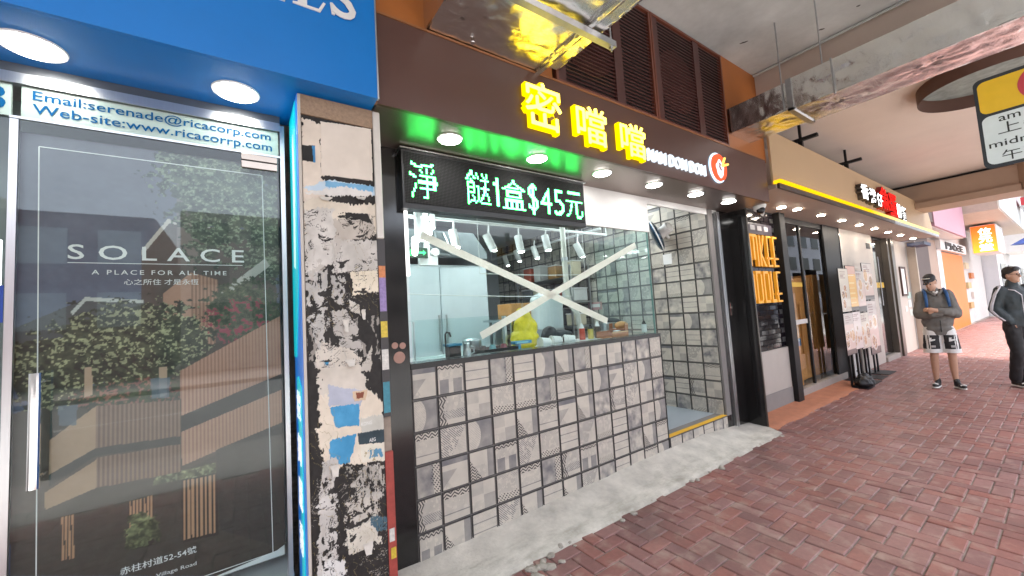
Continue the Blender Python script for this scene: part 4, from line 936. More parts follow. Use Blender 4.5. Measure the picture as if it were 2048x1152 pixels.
door = thing('shop_entrance', 'frameless glass agency door with chrome handle in front of the poster', 'door', (-1.1, -.12, 0))
M_glass2 = glass_mat('door_glass', (.90, .94, .93), 1.62)
box('pane', -1.535, -.662, -.118, -.108, .05, 2.372, M_glass2, door)
box('top_rail', -1.56, -.655, -.125, -.105, 2.374, 2.384, M_alu, door)
M_dchr = mat('smoked_chrome', (.30, .25, .21), .16, metal=1)
obj('patch_hinge', B(-.822, -.668, -.128, -.1185, 2.300, 2.336, .002), M_dchr, door); obj('patch_hinge', B(-.822, -.668, -.128, -.1185, 2.340, 2.372, .002), M_dchr, door)
bm = tube_bm([(-1.463, -.175, .965), (-1.463, -.175, 1.385)], .0165, 16); obj('pull_handle', bm, M_chrome, door, False)
for z in (1.00, 1.35): obj('handle_standoff', tube_bm([(-1.463, -.175, z), (-1.463, -.118, z)], .010, 10), M_chrome, door)
hd = thing('shop_header_window', 'glass header strip with blue contact lettering above the agency door', 'window', (-1.1, -.1, 2.4))
M_frost = mat('frosted_strip', (.36, .45, .41), .35, var=.05)
box('frosted_pane', -1.535, -.662, -.110, -.100, 2.386, 2.515, M_frost, hd)
box('frosted_pane', -2.4, -1.56, -.110, -.100, 2.386, 2.515, M_frost, hd)
box('aluminium_rail', -2.4, -.655, -.125, -.09, 2.517, 2.56, M_alu, hd); box('dark_rail', -2.4, -.655, -.118, -.09, 2.561, 2.599, mat('dark_alu', (.16, .17, .18), .35, metal=.8), hd)
M_btxt = mat('blue_vinyl', (.004, .085, .22), .7, spec=.1)
text('lettering', 'Email:serenade@ricacorp.com', (-1.505, -.113, 2.452), .81, .052, M_btxt, hd, offset=.008)
text('lettering', 'Web-site:www.ricacorrp.com', (-1.505, -.113, 2.396), .815, .052, M_btxt, hd, offset=.008)
text('lettering', '3', (-1.645, -.113, 2.402), .072, .10, M_btxt, hd, offset=.012)
# fixed glass beside the door
fx = thing('fixed_glass_panel', 'narrow fixed glass panel at the left picture edge with blue sticker', 'window', (-2, -.1, 0))
box('pane', -2.4, -1.562, -.118, -.108, .05, 2.372, M_glass2, fx); box('blue_sticker', -1.72, -1.563, -.120, -.1185, 1.58, 1.72, mat('sticker_blue', (.01, .05, .30), .5), fx)
box('white_reflection_strip', -1.62, -1.585, -.09, -.07, 1.72, 1.90, emat('reflection_glow', (1, 1, 1), 2.0), fx)  # glowing strip stands for a white light reflection, no lamp here
bm = B(-1.560, -1.537, -.122, -.104, .03, 2.372); obj('edge_profile', bm, M_alu, fx)
bk = thing('agency_interior', 'dim grey backing wall behind the agency glass', 'wall', (-2, .5, 0))
box('backing', -4.5, -.63, .25, .3, -.02, 2.6, mat('agency_backing', (.30, .36, .36), .6), bk); box('sill', -4.5, -.63, -.10, .25, -.02, .30, M_white, bk)
pier3 = box('pier', -4.6, -2.42, -.3, .2, -.02, 2.6, M_conc2, bk)

# the SOLACE poster, a flat print; shapes were traced on the glass plane
YP = -.085
def pp2(pts, Y=YP): return [(lambda q: (q.x, q.z))(PY(x, y, Y)) for x, y in pts]
sh = Sheet(-1.545, -.668, .395, 2.335, 260, 560)
A, Z = sh.A, sh.Z
tz = (Z - .395) / 1.94
n1 = fbm(A * 9, Z * 9, 3); n2 = fbm(A * 52 + Z * 14, Z * 60, 8); n3 = fbm(A * 110, Z * 110, 21, 2)
def leaf(c1, c2, c3): 
    k = np.clip((n2 - .3) * 2.2, 0, 1)[..., None]; j = (n3 > .62)[..., None]
    return (1 - k) * np.array(c1) + k * np.array(c2) + j * np.array(c3)
sky_c = (1 - tz)[..., None] * np.array([70, 92, 130]) + tz[..., None] * np.array([92, 92, 104])
sh.c[:] = sky_c + (n1 - .5)[..., None] * 22
def blobmask(cx, cy, rx, ry, rough_=.5, Y=YP):
    q = PY(cx, cy, Y); a1 = PY(cx + rx, cy, Y); b1 = PY(cx, cy - ry, Y); RX, RZ = abs(a1.x - q.x), abs(b1.z - q.z)
    return (((A - q.x) / RX) ** 2 + ((Z - q.z) / RZ) ** 2 + (n2 - .5) * rough_ * 2.4 + (n1 - .5) * 1.0) < 1
stripes = (np.sin(A * 2 * math.pi / .0135) > -.1)
def wood(pts, c=(186, 138, 112), cd=(128, 92, 74)):
    m = sh.inside(pp2(pts)); sh.fill(m, c); sh.fill(m & ~stripes, cd, .75)
dark = np.array([52, 47, 42])
sh.poly(pp2([(283, 505), (335, 442), (545, 470), (560, 680), (440, 690), (283, 700)]), (80, 68, 62))
sh.poly(pp2([(283, 500), (335, 438), (420, 450), (420, 456), (338, 447), (283, 512)]), (205, 195, 185))
sh.poly(pp2([(352, 250), (398, 250), (398, 530), (355, 530)]), (128, 112, 105), .7)
wood([(330, 585), (382, 545), (436, 560), (430, 700), (330, 690)], (178, 132, 108), (120, 86, 70))
sh.poly(pp2([(326, 588), (380, 546), (380, 690), (326, 690)]), (176, 132, 110))
sh.fill(blobmask(470, 370, 125, 150, .8) | blobmask(540, 440, 70, 120, .8), leaf((44, 52, 42), (92, 100, 78), (62, 64, 54)))
sh.poly(pp2([(20, 660), (150, 606), (170, 597), (290, 603), (290, 700), (20, 760)]), (72, 74, 76))
sh.poly(pp2([(140, 625), (170, 594), (288, 600), (288, 607), (172, 602), (146, 630)]), (190, 190, 184))
sh.poly(pp2([(20, 830), (565, 640), (575, 1130), (20, 1152)]), (70, 60, 52))
sh.poly(pp2([(440, 585), (530, 517), (540, 532), (452, 596), (452, 660), (441, 662)]), (186, 180, 170))
sh.fill(blobmask(490, 620, 70, 60, .9), leaf((48, 58, 40), (92, 100, 70), (30, 20, 20)))
fl = blobmask(480, 640, 80, 55, .9) & (n2 > .58); sh.fill(fl, (160, 50, 72), .9)
sh.poly(pp2([(60, 780), (330, 760), (365, 850), (100, 880)]), (58, 52, 44))
sh.fill(blobmask(250, 690, 165, 88, .75) | blobmask(330, 680, 95, 70, .75) | blobmask(110, 740, 95, 80, .8), leaf((36, 40, 30), (80, 83, 60), (104, 100, 78)))
br = blobmask(255, 745, 110, 40, .5) & (np.abs(np.sin((A * 1.3 + Z) * 55 + n1 * 9)) < .22); sh.fill(br, (40, 30, 26), .9)
sh.fill(blobmask(270, 785, 110, 28, .9), leaf((30, 38, 24), (66, 78, 44), (90, 30, 40)))
for x in (168, 318): sh.poly(pp2([(x, 735), (x + 16, 733), (x + 17, 790), (x + 1, 795)]), (190, 158, 132))
wood([(360, 742), (545, 640), (580, 622), (580, 748), (362, 832)], (192, 140, 116), (150, 108, 88))
sh.poly(pp2([(362, 832), (580, 740), (580, 772), (362, 864)]), (36, 34, 32))
wood([(362, 864), (580, 772), (580, 838), (364, 932)], (190, 140, 114), (148, 106, 86))
sh.poly(pp2([(100, 880), (192, 812), (192, 896), (97, 950)]), (176, 142, 112))
wood([(192, 812), (361, 800), (361, 872), (192, 896)], (142, 108, 88), (84, 62, 52))
sh.poly(pp2([(97, 950), (192, 896), (361, 872), (361, 888), (192, 912), (97, 975)]), (44, 42, 38))
sh.poly(pp2([(90, 985), (192, 920), (192, 976), (90, 1022)]), (170, 136, 106))
wood([(192, 916), (361, 888), (361, 944), (192, 976)], (140, 106, 86), (82, 60, 50))
sh.poly(pp2([(20, 1030), (90, 1020), (192, 976), (361, 945), (580, 838), (580, 1152), (20, 1152)]), (58, 52, 44))
sh.poly(pp2([(432, 900), (580, 838), (580, 1100), (440, 1060)]), (47, 44, 39))
sh.fill(sh.inside(pp2([(310, 955), (432, 925), (432, 945), (305, 972)])), leaf((48, 52, 34), (110, 112, 76), (60, 60, 50)))
def slats(x0, y0, x1, y1, y2, y3, n_):
    for k in range(n_):
        f0, f1 = k / n_, (k + .58) / n_
        xa, xb = x0 + (x1 - x0) * f0, x0 + (x1 - x0) * f1
        sh.poly(pp2([(xa, y0 + (y1 - y0) * f0), (xb, y0 + (y1 - y0) * f1), (xb + 1, y3 + (y2 - y3) * f1), (xa + 1, y3 + (y2 - y3) * f0)]), (186, 140, 106))
sh.poly(pp2([(362, 960), (436, 945), (436, 1070), (366, 1085)]), (40, 34, 28)); slats(366, 962, 434, 948, 1064, 1080, 8)
sh.poly(pp2([(256, 1005), (308, 992), (308, 1090), (260, 1100)]), (44, 36, 30)); slats(258, 1003, 308, 990, 1062, 1070, 7)
slats(123, 1034, 150, 1028, 1115, 1122, 4)
sh.fill(blobmask(285, 1060, 32, 36, .9), leaf((44, 50, 30), (120, 126, 84), (30, 30, 20)))
for (x, y) in ((115, 820), (300, 765)): 
    sh.poly(pp2([(x, y - 8), (x + 40, y - 10), (x + 38, y + 30), (x + 4, y + 32)]), (84, 104, 122), .8)
sh.c += (n2 - .5)[..., None] * 12
sh.c = sh.c * .90 + np.array([96, 94, 92]) * .10  # grey haze of the glass reflections mixed into the print colours
poster = thing('building_poster', 'tall property poster of a tan wooden house and tree behind the glass door', 'poster', (-1.1, -.08, .4))
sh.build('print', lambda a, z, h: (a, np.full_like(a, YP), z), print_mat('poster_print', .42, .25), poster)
box('backing_board', -1.548, -.665, -.083, -.075, .392, 2.338, M_ink, poster)
M_wink = mat('white_print', (.80, .79, .77), .5)
yl = YP - .0015
def pline(p, q, w, m=M_wink, name='white_line'):
    a_, b_ = PY(*p, Y=yl), PY(*q, Y=yl); d = (b_ - a_).normalized(); nn = Vector((-d.z, 0, d.x)) * w / 2; bm = bmesh.new()
    bm.faces.new([bm.verts.new(v) for v in (a_ - nn, b_ - nn, b_ + nn, a_ + nn)]); obj(name, bm, m, poster)
for a_, b_ in (((78, 293), (524, 351)), ((524, 351), (546, 1105)), ((546, 1105), (330, 1180)), ((78, 293), (72, 1180))): pline(a_, b_, .0035)
def ptext(s, x0, y0, x1, y1, h, off=0.0, sp=1.0):
    a_, b_ = PY(x0, y0, yl), PY(x1, y1, yl); text('lettering', s, (a_.x, yl, a_.z), b_.x - a_.x, h, M_wink, poster, offset=off, spacing=sp)
ptext('SOLACE', 135, 518, 488, 524, .062, .008, 1.6)
pline((135, 525), (485, 531), .0028)
ptext('A PLACE FOR ALL TIME', 183, 549, 453, 551, .020, .004, 1.35)
ptext('心之所住 才是永恆', 248, 570, 397, 571, .026)
ptext('赤柱村道52-54號', 240, 1152, 393, 1120, .030, .006); ptext('Village Road', 312, 1158, 393, 1137, .020)
obj('white_footer', prism_y([(-1.0, .396), (-.668, .396), (-.668, .44), (-.70, .425)], YP - .0028, YP - .0006), M_white, poster)

# ------------------------------------------------------------------ column plastered with torn bills
YC = -.41
column = thing('poster_column', 'concrete column covered with torn peeling bills and paper scraps', 'pillar', (-.42, -.3, 0))
box('core', -.598, -.222, YC + .012, .02, -.02, 2.60, mat('column_render', (.30, .24, .19), .85, var=.2, vscale=20), column)
box('brown_cap', -.596, -.262, YC - .006, YC + .0118, 2.495, 2.588, mat('brown_sponge_paint', (.34, .23, .15), .8, var=.3, vscale=70), column)
box('grey_edge', -.604, -.592, YC - .012, YC + .0118, -.02, 2.585, mat('pale_trim', (.55, .50, .44), .6), column)
cs = Sheet(-.588, -.262, .0, 2.492, 170, 1100)
A, Z = cs.A, cs.Z
def pc(pts): return [(lambda q: (q.x, q.z))(PY(x, y, YC)) for x, y in pts]
f1 = fbm(A * 14, Z * 14, 31); f2 = fbm(A * 55, Z * 40, 5); f3 = fbm(A * 120, Z * 30, 77, 3); f4 = fbm(A * 6, Z * 5, 90)
cs.c[:] = np.array([38, 34, 31]) + (f2 - .5)[..., None] * 26
def wob(a=.012): 
    cs.A = A + (f2 - .5) * a * 2 + (f1 - .5) * a; cs.Z = Z + (f3 - .5) * a * 1.5 + (f1 - .5) * a
def unw(): cs.A, cs.Z = A, Z
def paper(pts, col=(214, 202, 186), a=.012, h=.0022, tex=10, torn=0.0):
    wob(a * 1.6); m = cs.inside(pc(pts)); unw()
    if torn: m &= (f2 * .6 + f3 * .4) > torn
    cs.fill(m, np.array(col) + (f1 - .5)[..., None] * tex * 3 + (f2 - .5)[..., None] * tex); cs.h[m] = cs.h[m] * .6 + h; return m
paper([(600, 236), (640, 246), (648, 400), (640, 455), (603, 470)], (222, 208, 192))
paper([(600, 290), (630, 292), (628, 325), (604, 322)], (40, 38, 36), .003); paper([(624, 292), (630, 293), (631, 326), (626, 326)], (60, 130, 180), .001)
paper([(641, 243), (742, 258), (745, 362), (642, 350)], (224, 212, 198), .0015, .004, 5)
paper([(605, 375), (660, 360), (750, 372), (752, 392), (640, 386)], (190, 208, 220), .008)
paper([(648, 362), (745, 372), (745, 384), (650, 374)], (120, 172, 205), .004)
paper([(603, 386), (690, 372), (745, 385), (742, 392), (640, 392)], (218, 214, 208), .01)
paper([(604, 398), (700, 408), (755, 410), (758, 470), (700, 480), (606, 470)], (218, 206, 188), .014)
paper([(655, 440), (740, 430), (752, 470), (660, 490)], (188, 178, 166), .01)
paper([(605, 420), (665, 420), (668, 520), (610, 560)], (206, 200, 192), .012, .0025, 14)
paper([(660, 480), (765, 480), (770, 540), (665, 545)], (196, 190, 182), .012, .0025, 14)
wob(.004); bl = cs.inside(pc([(690, 425), (735, 428), (745, 450), (720, 440), (690, 438)])); unw(); cs.fill(bl, (36, 33, 30))
paper([(610, 545), (655, 540), (652, 690), (640, 720), (618, 640)], (184, 180, 174), .02, .0018, 20, .40)
paper([(700, 545), (765, 540), (768, 580), (705, 590)], (224, 212, 190), .01)
paper([(660, 550), (690, 552), (688, 610), (665, 600)], (170, 166, 160), .012, .0015, 18, .36)
paper([(664, 622), (690, 618), (718, 655), (725, 700), (690, 715), (668, 660)], (178, 172, 164), .008)
paper([(695, 600), (715, 610), (722, 630), (702, 622)], (205, 198, 186), .008)
paper([(640, 680), (700, 700), (720, 720), (735, 790), (690, 830), (640, 790), (632, 720)], (206, 196, 182), .02)
paper([(720, 740), (745, 690), (742, 745)], (190, 182, 170), .006)
wob(.004); cs.fill(cs.inside(pc([(645, 720), (658, 722), (656, 732), (648, 730)])), (64, 140, 180)); unw()
paper([(636, 790), (740, 782), (765, 800), (772, 880), (735, 930), (690, 925), (650, 960), (640, 880)], (220, 206, 186), .014)
paper([(655, 770), (735, 780), (722, 810), (660, 812)], (176, 178, 190), .006); paper([(660, 815), (718, 806), (718, 850), (672, 855)], (72, 148, 190), .006)
paper([(658, 880), (712, 868), (700, 925), (660, 930)], (72, 148, 190), .006, .003)
paper([(720, 835), (768, 830), (772, 865), (725, 868)], (196, 192, 180), .01); paper([(716, 866), (770, 858), (772, 884), (718, 888)], (52, 66, 72), .004)
paper([(720, 890), (770, 884), (772, 920), (725, 925)], (216, 208, 190), .004); paper([(735, 900), (765, 895), (766, 912), (738, 916)], (90, 140, 168), .008, .002, 12, .46)
paper([(705, 783), (735, 778), (730, 800), (708, 802)], (206, 180, 150), .003)
wob(.003); cs.fill(cs.inside(pc([(712, 785), (728, 783), (725, 796), (712, 797)])), (130, 72, 52)); unw()
paper([(640, 930), (672, 915), (676, 1160), (634, 1160)], (196, 190, 182), .016, .002, 18, .36)
paper([(690, 935), (770, 925), (772, 985), (720, 1010)], (168, 162, 152), .02, .0018, 24, .46)
paper([(695, 1000), (755, 985), (760, 1075), (690, 1080)], (182, 174, 162), .018, .0018, 20, .42)
paper([(740, 1030), (775, 1035), (774, 1060), (742, 1062)], (70, 96, 108), .006); paper([(690, 1060), (740, 1040), (770, 1090), (700, 1110)], (206, 198, 182), .01)
paper([(645, 1120), (690, 1120), (700, 1160), (650, 1160)], (214, 210, 204), .012)
# dried glue trails and scratches
st = (np.abs(((A * 3 + Z * 1.1) * 9 + f1 * 3.2) % 1 - .5) < .02) & (f4 > .5) & (Z < 1.9); cs.fill(st, (150, 132, 88), .7)
g1 = fbm(A * 22 + f1 * 2.0, Z * 60 + f1 * 5.0, 141, 4); g2 = fbm(A * 70 + f1 * 4, Z * 17 + f2 * 2, 152, 4); g3 = fbm(A * 9 + 3, Z * 4, 163, 3)
low = (Z < 2.04) & ((Z < .82) | (Z > 1.30))
cs.fill(low & (np.abs(g1 - .5) < .022) & (g3 > .55), (42, 38, 35), .9)
cs.fill(low & (np.abs(g2 - .5) < .024) & (g3 < .42), (44, 40, 37), .9)
tears = low & (g1 * .55 + f1 * .45 > .635) & ((Z < .82) | (Z > 1.30)) ; cs.fill(tears, (36, 33, 30), .92); cs.h[tears] *= .3
cs.fill(low & (np.abs(g1 - .43) < .012) & (f4 > .60), (196, 188, 176), .7)
cs.fill(low & (g2 > .64) & (f4 < .5), (186, 178, 168), .75)
cs.build('torn_bills', lambda a, z, h: (a, YC - .001 - h, z), print_mat('torn_paper', .75), column)
M_wink2 = mat('poster_white', (.75, .74, .7), .6)
q = PY(722, 852, YC); text('lettering', 'KONG', (q.x, YC - .0062, q.z), .05, .017, M_wink2, column, offset=.01)
q = PY(738, 884, YC); text('lettering', 'AEG', (q.x, YC - .0062, q.z), .03, .017, M_wink2, column, offset=.012)
# curling paper scraps with real lift
for k, (px, py, w, hgt) in enumerate(((735, 1085, .05, .05), (690, 640, .03, .06), (725, 620, .02, .05), (700, 720, .05, .03), (650, 395, .06, .02), (720, 395, .05, .02), (668, 930, .04, .05))):
    q = PY(px, py, YC); bm = bmesh.new(); rows = []
    for i in range(6):
        rows.append([bm.verts.new((q.x + w * (j / 4 - .5) * (1 - .1 * i) + .004 * random.random(), YC - .006 - .018 * (i / 5) ** 2 * (1 if k % 2 else .6) - .004 * random.random(), q.z - hgt * i / 5 + .004 * random.random())) for j in range(5)])
    for i in range(5):
        for j in range(4): bm.faces.new((rows[i][j], rows[i][j + 1], rows[i + 1][j + 1], rows[i + 1][j]))
    obj('paper_scrap', bm, mat('scrap_paper', (.62, .57, .5), .8, var=.15, vscale=30), column, True)
# right edge trim and strip of stickers
tr = obj('white_trim', B(-.261, -.226, YC - .014, YC + .03, 1.92, 2.584, .003), mat('cream_trim', (.66, .62, .56), .55), column)
box('dark_strip', -.261, -.223, YC - .006, YC + .03, 1.03, 1.918, mat('strip_dark', (.05, .045, .045), .5), column)
for nm, z0, z1, cc in (('purple_sticker', 1.55, 1.72, (.28, .20, .40)), ('orange_sticker', 1.72, 1.78, (.6, .22, .08)), ('yellow_sticker', 1.42, 1.50, (.6, .44, .05)), ('pale_sticker', 1.26, 1.36, (.6, .57, .52)), ('teal_sticker', 1.05, 1.20, (.05, .22, .28))):
    box(nm, -.2585, -.226, YC - .0085, YC - .0062, z0, z1, mat(nm, cc, .5, var=.3, vscale=60), column)
box('red_strip', -.261, -.222, YC - .006, YC + .03, -.02, .86, mat('strip_red', (.34, .06, .045), .6, var=.25, vscale=30), column)
box('yellow_sticker', -.25, -.226, YC - .0085, YC - .0062, .36, .41, mat('yellow_sticker', (.6, .44, .05), .5), column); box('pale_sticker', -.255, -.23, YC - .0085, YC - .0062, .44, .50, mat('pale_sticker', (.6, .57, .52), .5), column)

# teal side panel of the agency on the column, brightened by added emission
XS = -.606
teal = thing('teal_side_panel', 'narrow teal and blue sign panel with vertical white characters on the column side', 'sign panel', (-.61, -.25, 0))
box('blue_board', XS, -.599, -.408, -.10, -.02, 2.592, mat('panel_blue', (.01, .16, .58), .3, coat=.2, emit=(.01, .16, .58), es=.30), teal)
bm = bmesh.new()
def side_poly(pts, x0, x1):
    b_ = bmesh.new(); a1 = [b_.verts.new((x0, y, z)) for y, z in pts]; a2 = [b_.verts.new((x1, y, z)) for y, z in pts]; b_.faces.new(a1); b_.faces.new(a2[::-1])
    for i in range(len(pts)): b_.faces.new((a1[i], a2[i], a2[(i + 1) % len(pts)], a1[(i + 1) % len(pts)]))
    bmesh.ops.recalc_face_normals(b_, faces=b_.faces[:]); return b_
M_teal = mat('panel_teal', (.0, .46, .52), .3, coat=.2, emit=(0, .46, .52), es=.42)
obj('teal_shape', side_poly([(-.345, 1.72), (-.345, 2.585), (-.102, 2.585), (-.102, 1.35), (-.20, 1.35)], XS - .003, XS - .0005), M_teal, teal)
cur = [(-.352, -.02)] + [(-.352 + .02 * math.sin(t * 3), .02 + t * 1.2) for t in np.linspace(0, 1, 12)] + [(-.25, 1.262)] + [(-.185 - .06 * math.sin(t * math.pi), 1.25 - 1.25 * t) for t in np.linspace(0, 1, 12)]
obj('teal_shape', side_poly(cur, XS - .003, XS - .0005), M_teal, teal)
obj('painted_reflection', side_poly([(-.25, 1.78), (-.30, 2.2), (-.27, 2.45), (-.235, 2.4), (-.22, 2.1), (-.20, 1.8)], XS - .005, XS - .0035), mat('reflection_tone', (.62, .74, .66), .3, var=.2, vscale=30, emit=(.62, .74, .66), es=.4), teal)  # reflection of the lamps painted on as a pale shape
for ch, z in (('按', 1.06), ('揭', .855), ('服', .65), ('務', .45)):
    text('character', ch, (XS - .0036, -.185, z), .135, .135, mat('brightened_print', (.8, .79, .77), .5, emit=(.8, .8, .78), es=.4), teal, SIDE, offset=.02, extrude=.01, depth=.002)
box('glass_edge', -.655, -.635, -.12, -.095, .03, 2.55, M_alu, teal)

# ------------------------------------------------------------------ noodle shop next door
nood = thing('noodle_shop', 'noodle shop front with cream fascia band, dark posts and glass entrance', 'building', (8, .3, 0))
box('soffit', 4.205, 13.0, -.548, .12, 2.752, 2.80, mat('taupe_soffit', (.38, .29, .24), .5, var=.04), nood)
box('rear_wall', 4.2, 15, 1.6, 1.7, -.02, 3.86, mat('shop_dark', (.10, .085, .07), .7), nood)
box('back_fill', 4.28, 12.9, .2, .3, 2.81, 3.86, M_pink, nood)
box('interior_ceiling', 4.2, 13.4, .13, 1.6, 2.81, 2.84, M_blackmatt, nood)
box('floor_slab', 4.2, 13.4, .13, 1.6, -.02, .10, mat('shop_floor', (.16, .14, .12), .6), nood)
box('left_jamb', 4.205, 4.24, .10, 1.6, -.02, 2.8, M_blackmatt, nood)
nf = thing('cream_fascia', 'cream noodle shop fascia with white and red glowing characters', 'shop sign', (8.5, -.5, 2.8))
bm = prism_y([(4.275, 2.83), (13.14, 2.83), (12.65, 3.478), (4.275, 3.478)], -.505, -.48)
obj('cream_panel', bm, mat('cream_board', (.52, .37, .22), .5, var=.03, vscale=2), nf)
M_strip = bpy.data.materials.new('light_strip'); M_strip.use_nodes = True
_t = M_strip.node_tree; _t.nodes.clear(); _g = _t.nodes.new('ShaderNodeNewGeometry'); _s = _t.nodes.new('ShaderNodeSeparateXYZ'); _t.links.new(_g.outputs['Position'], _s.inputs[0])
_r = _t.nodes.new('ShaderNodeValToRGB'); _f = (V(_t, _s.outputs[0]) - 4.0) * (1 / 9.2); _t.links.new(_f.s, _r.inputs[0]); _r.color_ramp.elements[0].position = .4; _r.color_ramp.elements[0].color = (1, .56, .005, 1); _r.color_ramp.elements[1].position = .6; _r.color_ramp.elements[1].color = (1, .80, .36, 1)
_e = _t.nodes.new('ShaderNodeEmission'); _e.inputs[1].default_value = .85 * EK; _o = _t.nodes.new('ShaderNodeOutputMaterial'); _t.links.new(_r.outputs[0], _e.inputs[0]); _t.links.new(_e.outputs[0], _o.inputs[0])
box('light_strip', 4.26, 13.2, -.585, -.507, 2.812, 2.858, M_strip, nf)
box('dark_band', 4.24, 9.2, -.575, -.549, 2.752, 2.811, mat('dark_brown_band', (.035, .02, .018), .4), nf); box('pale_band', 9.2, 13.2, -.575, -.549, 2.752, 2.811, mat('pale_grey_band', (.36, .40, .45), .4), nf)
M_wc = emat('char_white', (1, 1, .98), 2.0); M_rc = emat('char_red', (.95, .02, .015), 1.0); M_side = mat('char_side', (.06, .05, .045), .6)
for ch, x, w, z, h, mm in (('香', 7.30, .42, 3.00, .27, M_wc), ('港', 7.74, .40, 2.98, .27, M_wc), ('仔', 8.16, .36, 2.97, .25, M_wc), ('魚', 8.36, .62, 2.95, .42, M_rc), ('蛋', 8.92, .58, 2.86, .46, M_rc), ('粉', 9.42, .34, 2.88, .30, M_wc), ('麵', 9.76, .36, 2.86, .30, M_wc)):
    c_ = text('character', ch, (x, -.506, z), w, h, M_side if mm is M_wc else mat('char_side_red', (.35, .01, .01), .5), nf, offset=.03, extrude=.05, depth=.07, res=2)
    text('glowing_face', ch, (x + .01, -.578, z + .01), w - .02, h - .02, mm, c_, offset=.018, res=2)
for x in (5.5, 7.35): 
    br_ = thing('ceiling_bracket', 'dark steel angle bracket above the cream fascia, %s one' % ('nearer the foil duct' if x < 6 else 'farther'), 'bracket', (x, -.4, 3.5), 'brackets above the cream fascia')
    bm = B(x - .03, x + .03, -.62, -.2, 3.62, 3.66); B(x - .025, x + .025, -.45, -.40, 3.4785, 3.6195, bm=bm); obj('angle', bm, M_blackmatt, br_); box('hanger', x - .015, x + .015, -.44, -.41, 3.661, 3.858, M_blackmatt, br_)
for i in range(9):
    x = (5.34, 5.72, 6.63, 7.56, 8.49, 9.42, 10.4, 11.4, 12.6)[i]
    downlight(x, -.17 if i == 0 else -.225, 2.752, .048, 'small warm lit spot in the taupe soffit, number %s from the white dome camera' % ('one', 'two', 'three', 'four', 'five', 'six', 'seven', 'eight', 'nine')[i], 'small spots in the taupe soffit', emat('lamp_spot', (1, .88, .72), 90))
# black brick sign panel
bp_ = thing('black_brick_panel', 'narrow black brick panel with tall yellow NOODLE lettering above grey stone', 'sign panel', (4.9, .06, 0))
box('backing', 4.205, 5.63, .066, .10, .80, 2.75, mat('black_grout', (.03, .03, .03), .7), bp_)
M_bb = mat('black_glazed_brick', (.008, .006, .009), .10, spec=.35)
bm = B(-.098, .098, -.006, .006, -.031, .031, .003); bmeh = bpy.data.meshes.new('brick'); bm.to_mesh(bmeh); bm.free(); bmeh.materials.append(M_bb)
for r_ in range(29):
    for i in range(8):
        x = 4.33 + i * .204 + (.102 if r_ % 2 else 0) - .05
        if x > 5.53: continue
        o = link('brick', bmeh, bp_); o.location = (x, .060 + random.uniform(-.0015, .0015), .845 + r_ * .066); o.rotation_euler = (random.uniform(-.02, .02), 0, random.uniform(-.02, .02))
M_nl = mat('yellow_letters', (.80, .38, .03), .4, emit=(1, .42, .03), es=.16)
def deco(ch, x, w, z, h):
    s_ = .036
    L_ = []
    if ch == 'N' or ch == 'M':
        L_ = [[(x, z), (x + s_, z), (x + s_, z + h), (x, z + h)], [(x + w - s_, z), (x + w, z), (x + w, z + h * .9), (x + w - .02, z + h), (x + s_, z + h), (x + s_, z + h - s_), (x + w - s_, z + h - s_)]]
        if ch == 'M': L_.append([(x + w * .42, z + h * .2), (x + w * .62, z + h * .2), (x + w * .62, z + h - s_), (x + w * .42, z + h - s_)])
    elif ch == 'A': L_ = [[(x, z), (x + s_, z), (x + s_, z + h), (x, z + h)], [(x + w - s_, z), (x + w, z), (x + w, z + h), (x + w - s_, z + h)], [(x + s_, z + h - s_), (x + w - s_, z + h - s_), (x + w - s_, z + h), (x + s_, z + h)], [(x + s_, z + h * .3), (x + w - s_, z + h * .3), (x + w - s_, z + h * .4), (x + s_, z + h * .4)]]
    elif ch == 'K': L_ = [[(x, z), (x + s_, z), (x + s_, z + h), (x, z + h)], [(x + s_, z + h * .32), (x + w - .01, z + h), (x + w - .055, z + h), (x + s_, z + h * .45)], [(x + s_, z + h * .32), (x + s_ + .02, z + h * .40), (x + w, z), (x + w - .05, z)]]
    elif ch == 'E': L_ = [[(x, z), (x + s_, z), (x + s_, z + h), (x, z + h)], [(x + s_, z), (x + w, z), (x + w, z + .026), (x + s_, z + .026)], [(x - .03, z + h * .24), (x + w, z + h * .24), (x + w, z + h * .24 + .026), (x - .03, z + h * .24 + .026)], [(x + s_, z + h - .026), (x + w, z + h - .026), (x + w, z + h), (x + s_, z + h)]]
    elif ch == 'O' or ch == 'D':
        L_ = [[(x, z), (x + s_, z), (x + s_, z + h), (x, z + h)], [(x + w - s_, z + .03), (x + w, z + .05), (x + w, z + h - .05), (x + w - s_, z + h - .03)], [(x + s_, z), (x + w - .02, z), (x + w - s_, z + .035), (x + s_, z + .035)], [(x + s_, z + h - .035), (x + w - s_, z + h - .035), (x + w - .02, z + h), (x + s_, z + h)]]
    elif ch == 'L': L_ = [[(x, z), (x + s_, z), (x + s_, z + h), (x, z + h)], [(x + s_, z), (x + w, z), (x + w, z + .045), (x + s_, z + .045)]]
    bm = bmesh.new()
    for q in L_: prism_y(q, .012, .052, bm)
    obj('letter', bm, M_nl, bp_)
for word, z in (('NAMKEE', 1.945), ('NOODLE', 1.445)):
    ws = {'N': .20, 'A': .16, 'M': .235, 'K': .17, 'E': .145, 'O': .165, 'D': .17, 'L': .12}
    tot = sum(ws[c_] + .05 for c_ in word); x = 5.60 - tot
    for c_ in word: deco(c_, x, ws[c_], z, .435); x += ws[c_] + .05
bm = B(4.80, 5.50, .045, .056, 2.40, 2.55); obj('small_nameplate', bm, mat('plate_dark', (.06, .05, .07), .3), bp_)
for k in range(3): box('white_mark', 4.84 + k * .2, 4.97 + k * .2, .040, .0445, 2.45, 2.515, mat('grey_mark', (.45, .45, .48), .5), bp_)
